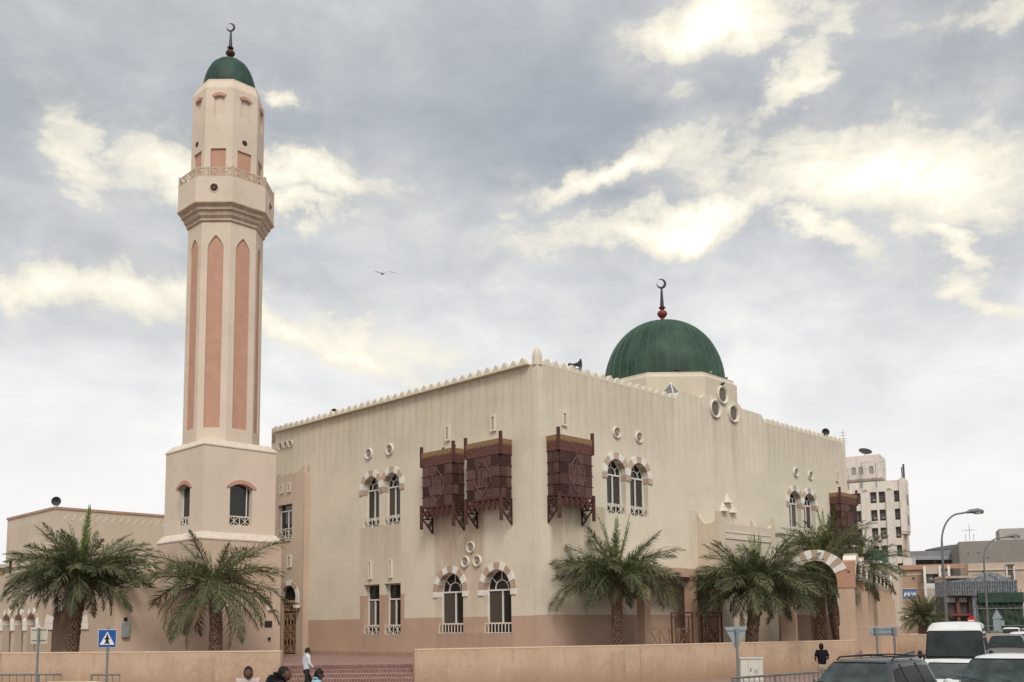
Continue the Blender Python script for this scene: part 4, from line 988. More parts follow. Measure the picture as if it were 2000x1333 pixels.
# end kiosk with small green dome, in line with the arcade
kio = empty('domed_kiosk', (34.5, 88, .10), AZA, 'cream gatehouse with a sloping white parapet and small green dome behind the arcade', 'gatehouse')
Pk = lambda s_, z, w_: (w_, s_, z)
b = MB(); b.prism([(0, 0), (5.2, 0), (5.2, 7.2), (4.0, 7.9), (1.4, 7.55), (0, 6.65)], Pk, -.5, 4.2); b.build('wall', plaster('plaster_kiosk', (.58, .49, .39), band=(1.9, BAND), axis='xy'), kio)
b = MB(); b.prism([(-.08, 6.66), (1.4, 7.57), (4.0, 7.92), (5.28, 7.2), (5.28, 7.4), (4.05, 8.12), (1.35, 7.80), (-.08, 6.95)], Pk, -.62, 4.3); b.build('coping', m_white, kio)
b = MB(); b.lathe([(1.15*math.cos(t), 7.75+1.25*math.sin(t)) for t in [PI/2*i/10 for i in range(11)]], 28, (.75, 2.0)); b.build('dome', mat('kiosk_dome_green', (.03, .12, .085), rough=.5, var=.2), kio, smooth='all')

# ================================================================ loudspeakers on the parapets, birds
m_horn = mat('horn_grey', (.055, .055, .055), rough=.6, var=.2)
def loudspeaker(loc, az_, lab, sc_=1):
    o = empty('loudspeaker', loc, az_, lab, 'loudspeaker', 'horn loudspeakers on the parapets'); o.scale = (sc_,)*3
    b = MB(); T = Matrix.Translation((0, 0, .28)) @ Matrix.Rotation(PI/2, 4, 'X')
    b.lathe([(.05, -.26), (.06, -.12), (.09, .02), (.16, .12), (.25, .18), (.255, .185), (.15, .12), (.05, .02), (.001, .0)], 20, T=T); b.build('horn', m_horn, o, smooth=True)
    b = MB(); b.lathe([(.001, -.40), (.085, -.40), (.09, -.26), (.001, -.26)], 14, T=T); b.build('driver', m_horn, o, smooth=True)
    b = MB(); b.tube([(0, .1, -.15), (0, .1, .2)], .025, 6); b.tube([(-.09, .1, .2), (.09, .1, .2)], .02, 6); b.build('bracket', m_horn, o)
loudspeaker(Wp(2.75, .12, 12.85), TH+.5, 'black horn loudspeaker on the parapet just right of the mosque corner')
loudspeaker(Wp(.12, 15.1, 12.72), TH-1.1, 'small dark loudspeaker on the left-hand parapet above the paired windows', .8)
loudspeaker(Wp(26.15, .15, 12.85), TH-.9, 'black horn loudspeaker on the parapet at the far right end of the mosque', .95)
loudspeaker(Wp(-11.05, 23.6, 7.75), TH-.6, 'round dark loudspeaker on the roof corner of the annex building', .95)
m_bird = mat('pigeon_grey', (.05, .05, .055), rough=.8, var=.3, scale=20); m_birdl = mat('pigeon_pale', (.3, .27, .25), rough=.8, var=.3, scale=20)
def pigeon(loc, az_, lab, m_=m_bird, s=1):
    b = MB(); rr = []
    pts = [(-.19, 0, .06), (-.14, 0, .065), (-.06, 0, .09), (.0, 0, .105), (.06, 0, .12), (.09, 0, .155), (.105, 0, .185), (.125, 0, .195), (.15, 0, .19)]
    b.tube(pts, [.012, .022, .045, .058, .05, .032, .03, .022, .004], 8)
    for y in (-.02, .02): b.tube([(.01, y, .07), (.015, y, 0)], .006, 4)
    for y in (-1, 1): b.add([(.05, y*.052, .12), (-.02, y*.062, .085), (-.17, y*.03, .06), (-.05, y*.05, .13)], [(0, 1, 2, 3)])
    o = b.build('pigeon', m_, None, smooth=True, loc=loc, rot=(0, 0, az_)); o.scale = (s,)*3; return tag(o, lab, 'bird', 'pigeons resting on the mosque')
pigeon(Wp(-.35, 5.75, 9.53), 1.5, 'dark pigeon on the top of the left-hand wooden bay, further from its post', s=1.1); pigeon(Wp(-.35, 4.98, 9.53), 1.2, 'dark pigeon on the top of the left-hand wooden bay, beside its post', s=1.1)
oc = lambda t, a=3.5: (14.40+a*math.cos(R(t)), 3.72+a*math.sin(R(t)))
for t, zz, az_, lab, mm in ((-152, 14.62, .6, 'dark pigeon on the drum ledge, leftmost below the big dome', m_bird), (-133, 14.62, 2.5, 'dark pigeon on the drum ledge, straight below the finial', m_bird), (-100, 14.62, 1, 'pale bird standing on the drum ledge by the right-hand rim of the dome', m_birdl), (-72, 14.62, 1, 'black pigeon at the right end of the drum ledge', m_bird)):
    v_, u_ = oc(t, 3.52); pigeon(Wp(v_, u_, zz), az_, lab, mm, 1.15)
pigeon(Wp(14.45, -.05, 14.08), .4, 'black pigeon perched on the topmost big round window', s=1.1)
# gull far up over the minaret side
gb = MB(); gb.tube([(-.05, -.26, 0), (0, -.12, 0), (0, .05, .0), (0, .2, .02), (0, .28, .01)], [.01, .05, .06, .035, .008], 8)
for sg in (-1, 1):
    gb.add([(sg*.04, .08, .02), (sg*.04, -.1, .02), (sg*.35, -.07, .10), (sg*.35, .09, .10), (sg*.78, -.08, .0), (sg*.78, -.0, .0), (sg*.35, .0, .12), (sg*.04, 0, .05)], [(0, 1, 2, 3), (3, 2, 4, 5), (7, 0, 3, 6), (1, 7, 6, 2), (6, 3, 5), (2, 6, 5, 4)])
gp = Vector((-6.0, 45, 19.1)); go = gb.build('gull', mat('gull_white', (.40, .42, .45), var=.1), None, smooth=False, loc=gp, rot=(R(15), R(-8), R(25))); go.scale = (1.0,)*3; tag(go, 'white gull gliding with spread wings against the grey clouds', 'bird')
# ================================================================ helpers for the street side: metres from bearing and distance
def bx_(px, D): return (px-1000)/1922*D            # sideways metres at distance D for a bearing
def hz_(y, D, hy=1215): return 2.45+(hy-y)*D/1922   # height for a sight line at distance D

# ================================================================ palms
def leafmat(name, c1, c2, c3):
    m = bpy.data.materials.new(name); m.use_nodes = True; nt = m.node_tree; b = nt.nodes['Principled BSDF']; g = G(nt)
    oi = g.n('ShaderNodeObjectInfo'); tc = g.n('ShaderNodeTexCoord'); n = g.noise(tc.outputs['Object'], 6, 3, .6)
    f = g.m('ADD', g.m('MULTIPLY', oi.outputs['Random'], .6), g.m('MULTIPLY', n, .5))
    g.link(g.ramp(f, [(.15, c1), (.5, c2), (.95, c3)]), b.inputs['Base Color'])
    b.inputs['Roughness'].default_value = .55; b.inputs['Specular IOR Level'].default_value = .35
    tr = g.n('ShaderNodeBsdfTranslucent'); tr.inputs[0].default_value = (c2[0]*1.1, c2[1]*1.3, c2[2]*.7, 1)
    mx = g.n('ShaderNodeMixShader'); mx.inputs[0].default_value = .18
    g.link(b.outputs[0], mx.inputs[1]); g.link(tr.outputs[0], mx.inputs[2]); g.link(mx.outputs[0], nt.nodes['Material Output'].inputs[0]); return m
m_leaf = leafmat('palm_leaf', (.056, .070, .034), (.105, .120, .060), (.200, .20, .115))
m_leafn = leafmat('palm_leaf_new', (.10, .15, .04), (.14, .20, .05), (.19, .25, .07))
m_leafd = leafmat('palm_leaf_dry', (.12, .085, .045), (.19, .13, .075), (.26, .19, .11))
m_stem = mat('palm_stem', (.17, .15, .07), rough=.7, var=.2)
m_trunk = mat('palm_bark', (.07, .042, .028), rough=.95, var=.45, scale=14, bump=.6, bscale=25)
m_boot = mat('palm_boot', (.26, .18, .125), rough=.95, var=.5, scale=9, bump=.5, bscale=20)
def frond_mesh(droop, seed, leaf_m, dense=62, drop_leaf=.0, wd=1.0):
    rn = random.Random(seed); b = MB(); n = 14; pts = []; p = Vector((0, 0, 0)); th = 0
    for i in range(n+1):
        t = i/n; pts.append(p.copy()); th = -droop*t**1.35; p = p + Vector((math.cos(th), 0, math.sin(th)))/n
    side = rn.uniform(-.06, .06); pts = [Vector((q.x, side*q.x*q.x, q.z)) for q in pts]
    b.tube(pts, [.014*(1-.8*i/n) for i in range(n+1)], 4, mi=1)
    def at(t):
        f = t*n; i = min(int(f), n-1); return pts[i].lerp(pts[i+1], f-i), (pts[i+1]-pts[i]).normalized()
    for k in range(dense):
        t = .10+.90*(k+rn.uniform(-.3, .3))/dense; t = min(max(t, .08), .995)
        L_ = .185*wd*(math.sin(PI*min(1, .16+.86*t))**.55)*(1.0 if t < .75 else 1-.9*(t-.75)) * rn.uniform(.8, 1.12)
        o, d = at(t); up = Vector((0, 1, 0)).cross(d)*-1; up = Vector((-d.z, 0, d.x))
        for sg in (-1, 1):
            a = R(60-28*t+rn.uniform(-9, 9)); v_ang = R(rn.choice((58, 26, -6, -34))+rn.uniform(-14, 14))
            dirv = (d*math.cos(a) + (Vector((0, sg, 0))*math.cos(v_ang) + up*math.sin(v_ang))*math.sin(a)).normalized()
            w_ = .0044*rn.uniform(.8, 1.2); wv = dirv.cross(up).normalized()*w_ + up*w_*rn.uniform(-.6, .6)
            m1 = o + dirv*L_*.5; tip = o + dirv*L_ + Vector((0, 0, -1))*L_*(rn.uniform(.06, .30)+drop_leaf)
            m1.z -= drop_leaf*L_*.2
            b.add([tuple(o-wv*.5), tuple(o+wv*.5), tuple(m1+wv), tuple(m1-wv), tuple(tip)], [(0, 1, 2, 3), (3, 2, 4)], 0)
    me = bpy.data.meshes.new('frond'); me.from_pydata(b.v, [], b.f)
    me.materials.append(leaf_m); me.materials.append(m_stem if leaf_m != m_leafd else m_leafd); me.polygons.foreach_set('material_index', b.m); me.update(); return me
FR = {}
def frond(kind, i):
    if (kind, i) in FR: return FR[(kind, i)]
    d = {'up': .45, 'out': .95, 'arch': 1.35, 'hang': 1.6, 'new': .12, 'dry': 1.2}[kind]
    lm = m_leafn if kind == 'new' else m_leafd if kind == 'dry' else m_leaf
    FR[(kind, i)] = frond_mesh(d+.12*i-.12, 31*i+len(kind), lm, dense=44 if kind == 'dry' else 80 if kind != 'new' else 60, drop_leaf=.7 if kind == 'dry' else .15 if kind == 'hang' else 0, wd=.55 if kind in ('new',) else .6 if kind == 'dry' else 1)
    return FR[(kind, i)]
def trunk_obj(parent, base, top, r0_, r1_, rn, rough=1.0):
    b = MB(); n = max(6, int((top-base).length/.22)); pts = []; bend = Vector((rn.uniform(-.08, .08), rn.uniform(-.05, .05), 0))
    for i in range(n+1): t = i/n; pts.append(base.lerp(top, t)+bend*math.sin(PI*t))
    rad = [r0_+(r1_-r0_)*i/n + (.05*max(0, 1-i*.6)) for i in range(n+1)]
    b.tube(pts, [r*.93 for r in rad], 14)
    L_ = (top-base).length; rows = int(L_/.105)
    for j in range(rows):
        t = (j+.5)/rows; f = t*n; i = min(int(f), n-1); c = pts[i].lerp(pts[i+1], f-i); r = rad[i]*.93
        k = 11
        for q in range(k):
            a = 2*PI*(q+(j % 2)*.5)/k + rn.uniform(-.08, .08); h = rn.uniform(.09, .15); w_ = rn.uniform(.055, .085)*r/.25; ou = rn.uniform(.02, .07)*rough
            er = Vector((math.cos(a), math.sin(a), 0)); et = Vector((-math.sin(a), math.cos(a), 0)); o = c+er*(r-.01)
            b.add([tuple(o-et*w_), tuple(o+et*w_), tuple(o+er*ou+et*w_*.6+Vector((0, 0, h))), tuple(o+er*ou-et*w_*.6+Vector((0, 0, h))), tuple(o+Vector((0, 0, h*1.1)))],
                  [(0, 1, 2, 3), (3, 2, 4), (1, 4, 2), (0, 3, 4)], 1)
    return b.build('trunk', [m_trunk, m_boot], parent)
def palm(x, y, z0, top, L_, seed, lab, mix, r=(.27, .24), lean=(0, 0), drape=None, group='date palms inside the boundary wall', tilt=0, extra=()):
    rn = random.Random(seed); root = empty('date_palm', (x, y, z0), 0, lab, 'palm tree', group)
    tp = Vector((lean[0], lean[1], top-z0)); trunk_obj(root, Vector((0, 0, -.05)), tp, r[0], r[1], rn)
    hb_ = MB(); 
    for q in range(26):
        a = rn.uniform(0, 2*PI); e = rn.uniform(.3, 1.2); d = Vector((math.cos(a)*math.cos(e), math.sin(a)*math.cos(e), math.sin(e)))
        s_ = tp+Vector((math.cos(a), math.sin(a), 0))*r[1]*.7+Vector((0, 0, rn.uniform(-.35, .1))); hb_.tube([s_, s_+d*rn.uniform(.25, .5)], [.05, .022], 4)
    hb_.lathe([(r[1]*.95, -.35), (r[1]*1.15, 0), (r[1]*.8, .3), (.02, .45)], 12, T=Matrix.Translation(tp))
    hb_.build('crown_heart', [m_boot], root)
    # mix: list of (kind, count, elevation lo, hi, length factor)
    ga = rn.uniform(0, 6)
    for kind, cnt, e0, e1, lf in mix:
        for i in range(cnt):
            ga += 2.39996 + rn.uniform(-.25, .25); e = R(rn.uniform(e0, e1)); me = frond(kind, rn.randrange(3))
            s_ = L_*lf*rn.uniform(.88, 1.1)
            o = link('frond', me, root); o.rotation_mode = 'XYZ'
            Mx = Matrix.Translation(tp+Vector((0, 0, rn.uniform(-.05, .15)))) @ Matrix.Rotation(ga, 4, 'Z') @ Matrix.Rotation(-e, 4, 'Y') @ Matrix.Rotation(rn.uniform(-.5, .5), 4, 'X') @ Matrix.Translation((.12, 0, 0)) @ Matrix.Scale(s_, 4)
            o.matrix_local = Mx
    for kind, azd, ed, lf in extra:
        o = link('frond', frond(kind, rn.randrange(3)), root)
        o.matrix_local = Matrix.Translation(tp) @ Matrix.Rotation(R(azd), 4, 'Z') @ Matrix.Rotation(-R(ed), 4, 'Y') @ Matrix.Translation((.1, 0, 0)) @ Matrix.Scale(L_*lf, 4)
    return root
full = [('dry', 3, -40, -10, .7), ('new', 6, 62, 86, .66), ('up', 13, 38, 60, .84), ('out', 32, 14, 40, .96), ('arch', 40, -8, 26, 1.0), ('hang', 18, -24, 6, .66)]
FX = lambda px, Y: bx_(px, Y)
palm(FX(143, 41.2)+.0, 41.2, 1.05, 4.62, 3.25, 11, 'broad dense date palm at the far left, its trunk standing before the striped portico arch', full + [('out', 8, 20, 50, 1.05), ('new', 2, 70, 84, .95)], lean=(.28, 0), r=(.27, .22))
palm(FX(422, 40.2), 40.2, 1.05, 4.2, 3.45, 23, 'sparse date palm with drooping dry fronds in front of the minaret foot', [('new', 3, 55, 80, .5), ('up', 4, 44, 62, .7), ('out', 11, 24, 46, 1.02), ('arch', 12, 4, 30, 1.05), ('hang', 10, -26, 6, .9), ('dry', 7, -50, -6, .85)], lean=(-.12, 0), r=(.27, .24))
palm(FX(1200, 42.2), 42.2, 1.05, 4.35, 3.15, 37, 'date palm with a round crown in front of the mosque corner, under paired windows', [('new', 6, 62, 84, .85), ('up', 8, 40, 60, .9), ('out', 20, 16, 40, 1.0), ('arch', 34, -2, 22, 1.05), ('hang', 12, -18, 2, .55)], lean=(.02, 0), r=(.24, .21))
palm(FX(1458, 45.3), 45.3, 1.05, 4.15, 3.45, 41, 'thick leaning date palm with a wide dark crown in front of the portal', full, lean=(.45, 0), r=(.30, .26))
palm(FX(1584, 50.5), 49.5, 1.05, 4.7, 3.0, 53, 'date palm with a straight dark trunk seen left inside the striped street arch', [('new', 3, 62, 84, .8), ('up', 7, 40, 64, .95), ('out', 14, 14, 44, 1.0), ('arch', 14, -6, 24, 1.0), ('hang', 8, -20, 4, .8)], r=(.32, .28))
palm(FX(1627, 54), 53.5, 1.05, 6.3, 3.0, 67, 'tall date palm with a leaning trunk in the middle of the street arch', [('new', 4, 62, 84, .8), ('up', 8, 36, 64, .95), ('out', 14, 12, 44, 1.0), ('arch', 14, -6, 24, 1.0), ('hang', 9, -30, 4, .85)], lean=(-.55, 0), r=(.30, .25))
palm(FX(1656, 56), 55.5, 1.05, 5.4, 2.9, 71, 'tall date palm left of the arcade corner pillar, crown rising over the arch', [('new', 3, 60, 84, .8), ('up', 6, 34, 60, .95), ('out', 13, 10, 42, 1.0), ('arch', 13, -6, 24, 1.0), ('hang', 9, -30, 4, .85)], lean=(.3, 0), r=(.30, .26))
palm(FX(1797, 80), 80, .3, 2.6, 2.15, 83, 'short bushy palm growing by the side street beyond the arcade', [('new', 4, 60, 84, .9), ('up', 22, 36, 74, 1.0), ('out', 26, 8, 46, 1.0), ('arch', 22, -10, 30, .9)], r=(.5, .42), group='roadside palms')

# ================================================================ signs, rails, cabinet
m_blue = mat('sign_blue', (.008, .075, .30), rough=.4, var=.06, spec=.5); m_sw = mat('sign_white', (.70, .72, .73), rough=.4, var=.04); m_sbk = mat('sign_back', (.27, .32, .34), rough=.5, var=.12, spec=.4, metal=.2)
m_cream_s = mat('sign_back_cream', (.50, .46, .39), rough=.6, var=.12); m_black = mat('black_paint', (.012, .012, .012), rough=.5, var=.1)
def pole(b, x, y, z0, z1, r): b.tube([(x, y, z0), (x, y, z1)], r, 10)
s = empty('crossing_sign', (bx_(213, 34.5), 34.5, .12), .04, 'blue pedestrian crossing sign with a robed walking figure, on a grey pole', 'road sign')
b = MB(); pole(b, 0, .05, 0, 2.45, .042); b.build('pole', m_metal, s); b = MB(); b.tube([(0, .05, .62), (0, .05, .68)], .06, 10); b.build('clamp', m_metal, s)
b = MB(); b.box(-.31, .31, -.01, .008, 1.75, 2.37); b.build('sign_border', m_sw, s, bevel=.004)
b = MB(); b.box(-.297, .297, -.016, -.0101, 1.763, 2.357); b.build('sign_plate', m_blue, s)
b = MB(); b.prism([(-.25, 1.845), (.25, 1.845), (0, 2.30)], lambda s_, z, w_: (s_, w_, z), -.021, -.0165); b.build('triangle', m_sw, s)
b = MB(); Pp = lambda s_, z, w_: (s_, w_, z)
b.prism([(-.03, 2.165), (.03, 2.165), (.045, 2.10), (.105, 2.03), (.09, 2.01), (.04, 2.05), (.055, 1.95), (.095, 1.875), (.03, 1.868), (.0, 1.905), (-.04, 1.868), (-.095, 1.875), (-.05, 1.95), (-.035, 2.05), (-.095, 2.065), (-.105, 2.045), (-.05, 2.02)], Pp, -.026, -.0215)
b.prism([(.022*math.cos(2*PI*i/12), 2.195+.028*math.sin(2*PI*i/12)) for i in range(12)], Pp, -.026, -.0215); b.build('pictogram', m_black, s)
s = empty('square_sign', (bx_(79, 36), 36, .12), 0, 'back of a square cream sign on a grey pole at the far left', 'road sign')
b = MB(); pole(b, 0, 0, 0, 2.45, .045); b.build('pole', m_metal, s); b = MB(); b.box(-.31, .31, .05, .065, 1.88, 2.48); b.build('sign_plate', m_cream_s, s, bevel=.01)
b = MB(); b.box(-.26, .26, .03, .05, 2.37, 2.40); b.box(-.26, .26, .03, .05, 1.99, 2.02); b.build('mounting_bar', m_metal, s)
s = empty('give_way_sign', (bx_(1433, 37), 37, .12), .06, 'back of a triangular give way sign on a grey pole beside the utility cabinet', 'road sign')
b = MB(); pole(b, 0, 0, 0, 2.15, .05); b.build('pole', m_metal, s)
b = MB(); b.prism([(-.42, 2.22), (.42, 2.22), (.43, 2.19), (.035, 1.42), (-.035, 1.42), (-.43, 2.19)], Pp, .055, .075); b.build('sign_plate', m_sbk, s)
b = MB(); b.box(-.36, .36, .035, .055, 2.06, 2.10); b.box(-.09, .09, .035, .055, 1.60, 1.64); b.box(-.06, .06, -.06, .055, 2.0, 2.14); b.build('mounting_bar', m_metal, s)
s = empty('direction_sign', (bx_(1720, 40), 40, .12), .05, 'back of a pointed grey direction sign on two posts near the arcade plinth', 'road sign')
b = MB(); b.prism([(-.52, 1.78), (.55, 1.78), (.55, 2.15), (-.52, 2.15), (-.62, 1.965)], Pp, .05, .07); b.build('sign_plate', m_sbk, s, bevel=.01)
for x in (-.34, .38): b = MB(); pole(b, x, 0, 0, 2.12, .042); b.build('post', m_metal, s)
b = MB(); b.box(-.45, .5, .03, .05, 2.03, 2.06); b.box(-.45, .5, .03, .05, 1.86, 1.89); b.box(-.40, -.28, -.05, .05, 1.84, 2.1); b.box(.32, .44, -.05, .05, 1.84, 2.1); b.build('mounting_bar', m_metal, s)
# utility cabinet
m_cab = mat('cabinet_grey', (.56, .54, .49), rough=.7, var=.1, scale=5)
s = empty('utility_cabinet', (bx_(1457, 40.2), 40.2, .12), .03, 'pale grey utility cabinet with a small round emblem, standing against the boundary wall', 'cabinet')
b = MB(); b.box(-.46, .46, -.2, .2, 0, .92); b.build('case', m_cab, s, bevel=.012); b = MB(); b.box(-.49, .49, -.24, .24, .92, .98); b.build('lid', m_cab, s, bevel=.01)
b = MB(); b.box(-.43, -.15, -.215, -.201, .05, .88); b.build('door', m_cab, s, bevel=.004); b = MB(); b.box(-.13, .43, -.215, -.201, .05, .88); d_ = b.build('door', m_cab, s, bevel=.004)
b = MB(); b.box(-.06, -.03, -.23, -.214, .42, .55); b.build('handle', m_fblk, d_)
b = MB(); b.lathe([(.075, 0), (.075, -.006), (.06, -.006), (.06, 0)], 18, T=Matrix.Translation((.17, -.215, .42)) @ Matrix.Rotation(PI/2, 4, 'X') @ Matrix.Scale(-1, 4, (0, 0, 1)))
bars(b, [(.13, .40, .21, .44), (.14, .45, .20, .39)], .012, -.222, -.215); b.build('emblem', m_metal, d_)
# kerbside guard rails
m_rail = mat('rail_grey', (.19, .185, .18), rough=.6, var=.2, metal=.2)
def guard_rail(pts, lab, h=1.0, sp=.22, z0=.12):
    pts = [Vector((*p, 0)) for p in pts]; o = empty('guard_rail', (pts[0].x, pts[0].y, z0), 0, lab, 'guard rail', 'pedestrian guard rails along the kerb')
    pts = [p-pts[0] for p in pts]
    b = MB(); b.tube([p+Vector((0, 0, h)) for p in pts], .028, 8); b.build('top_rail', m_rail, o); b = MB(); b.tube([p+Vector((0, 0, .15)) for p in pts], .022, 6); b.build('bottom_rail', m_rail, o)
    for a, c in zip(pts[:-1], pts[1:]):
        L_ = (c-a).length; n = max(1, int(L_/sp)); m_ = None
        for i in range(n+1):
            p = a.lerp(c, i/n)
            if i % 8 == 0: q = MB(); q.tube([p, p+Vector((0, 0, h+.02))], .03, 8); q.build('post', m_rail, o)
            else:
                if 'bal' not in SH: SH['bal'] = MB().tube([(0, 0, .15), (0, 0, 1.0)], .012, 5).mesh('baluster', m_rail)
                link('baluster', SH['bal'], o, tuple(p), None, (1, 1, h))
guard_rail([(-16.4, 30.6), (-13.8, 30.35)], 'grey guard rail at the far left behind the yellow taxi roof', h=1.02); guard_rail([(-12.85, 30.3), (-11.95, 30.2)], 'short grey guard rail around the foot of the blue crossing sign', h=1.0)
guard_rail([(5.4, 24.6), (8.3, 27.15)], 'grey guard rail curving along the kerb in front of the man in black', h=1.0); guard_rail([(8.75, 28.2), (14.1, 37.2), (18.8, 46.6)], 'long grey guard rail receding along the side street between the dark car and the minibus', h=1.0)

# ================================================================ street lamps
m_lampp = mat('lamp_pole', (.17, .165, .16), rough=.55, var=.15, metal=.3); m_lens = mat('lamp_lens', (.45, .43, .36), rough=.3, var=.05)
def street_lamp(px, D, ytop, reach, lab, sc_=1):
    X_ = bx_(px, D); H_ = hz_(ytop, D)
    o = empty('street_lamp', (X_, D, 0), 0, lab, 'street lamp', 'street lamps along the side street'); pts = []
    pts = [(0, 0, 0), (0, 0, H_*.5), (0, 0, H_*.78)]
    for i in range(1, 11): t = PI/2*i/10; pts.append((reach*.72*(1-math.cos(t)), 0, H_*.78+H_*.215*math.sin(t)))
    pts.append((reach, 0, H_*1.005)); n = len(pts)
    b = MB(); b.tube(pts, [.12*sc_, .10*sc_, .085*sc_] + [.07*sc_]*(n-3), 8); b.build('pole', m_lampp, o, smooth=True)
    b = MB(); b.tube([(reach-.15, 0, H_*1.0), (reach+.2, 0, H_*1.01), (reach+.75, 0, H_*1.012), (reach+1.15, 0, H_*1.005), (reach+1.2, 0, H_*1.0)], [.07, .16, .21, .15, .03], 10); h_ = b.build('lamp_head', m_lampp, o, smooth=True)
    b = MB(); b.lathe([(.001, -.26), (.12, -.24), (.17, -.16), (.19, -.05)], 12, T=Matrix.Translation((reach+.75, 0, H_*1.012)) @ Matrix.Scale(2.2, 4, (1, 0, 0))); b.build('lens', m_lens, h_, smooth=True)
street_lamp(1841, 74, 1003, 2.1, 'tall curved street lamp rising beside the low brown building'); street_lamp(1921, 94, 1052, 2.4, 'second curved street lamp, smaller and further right before the netted scaffold')
street_lamp(2003, 150, 1139, -2.6, 'distant thin street lamp at the right edge, arm pointing left', 1)

# ================================================================ people
m_skin = mat('brown_skin', (.115, .055, .035), rough=.6, var=.1, bump=0, spec=.4); m_hair = mat('black_hair', (.008, .007, .007), rough=.6, var=.2, scale=30, bump=.5, bscale=90)
m_eye = mat('eye', (.02, .015, .012), rough=.3, var=0, bump=0); m_shoe = mat('black_shoe', (.015, .012, .010), rough=.5, var=.1)
def skin_mesh(chains, sub=1):
    """chains: list of [(pos, radius), ...]; chains joined where they start with an index of an existing vertex"""
    V_ = []; E_ = []; Rr_ = []
    for ch in chains:
        prev = None
        for q in ch:
            if isinstance(q, int): prev = q; continue
            p, r_ = q; V_.append(p); Rr_.append(r_ if isinstance(r_, tuple) else (r_, r_))
            if prev is not None: E_.append((prev, len(V_)-1))
            prev = len(V_)-1
    me = bpy.data.meshes.new('tmp'); me.from_pydata(V_, E_, []); o = bpy.data.objects.new('tmp', me); COL.objects.link(o)
    sk = o.modifiers.new('s', 'SKIN'); me.skin_vertices or None
    if not me.skin_vertices: 
        bm = bmesh.new(); bm.from_mesh(me); bm.verts.layers.skin.verify(); bm.to_mesh(me); bm.free()
    for i, sv in enumerate(me.skin_vertices[0].data): sv.radius = Rr_[i]; sv.use_root = (i == 0)
    sk.use_smooth_shade = True
    s2 = o.modifiers.new('u', 'SUBSURF'); s2.levels = sub; s2.render_levels = sub
    dg = bpy.context.evaluated_depsgraph_get(); ev = o.evaluated_get(dg); m2 = bpy.data.meshes.new_from_object(ev)
    vv = [tuple(v.co) for v in m2.vertices]; ff = [tuple(p.vertices) for p in m2.polygons]
    bpy.data.objects.remove(o); bpy.data.meshes.remove(me); bpy.data.meshes.remove(m2); return vv, ff
def head_geo(b, T):
    n, m_ = 20, 14; vv = []; ff = []
    for j in range(m_+1):
        ph = -PI/2+PI*j/m_; z = math.sin(ph); r_ = math.cos(ph)
        for i in range(n):
            a = 2*PI*i/n; fx, fy = math.cos(a), math.sin(a)       # +y is the face
            sx = .076*r_*(1-.18*max(0, -z)**1.5); sy = .095*r_
            x_, y_, z_ = fx*sx, fy*sy, z*.118
            if fy > 0: y_ *= (1-.10*max(0, z)); y_ += .014*max(0, -z-.35)*r_*fy   # brow back, chin forward
            if fy < 0 and z < -.3: y_ *= (1-.45*(-z-.3))
            d_ = (a-PI/2)
            if abs(d_) < .33 and -.35 < z < .18: y_ += .020*(1-abs(d_)/.33)*(1-abs(z+.14)/.32 if abs(z+.14) < .32 else 0)
            if abs(abs(d_)-.42) < .2 and 0 < z < .22: y_ -= .007
            vv.append((x_, y_, z_))
    for j in range(m_):
        for i in range(n): ff.append((j*n+i, j*n+(i+1) % n, (j+1)*n+(i+1) % n, (j+1)*n+i))
    b.add(vv, ff, 0, T)
    for sg in (-1, 1): b.lathe([(.004, -.012), (.026, -.008), (.028, .006), (.016, .012), (.001, .006)], 10, T=T @ Matrix.Translation((sg*.078, -.008, -.008)) @ Matrix.Rotation(sg*PI/2-.0, 4, 'Y'), sx=1.1, sy=.7)
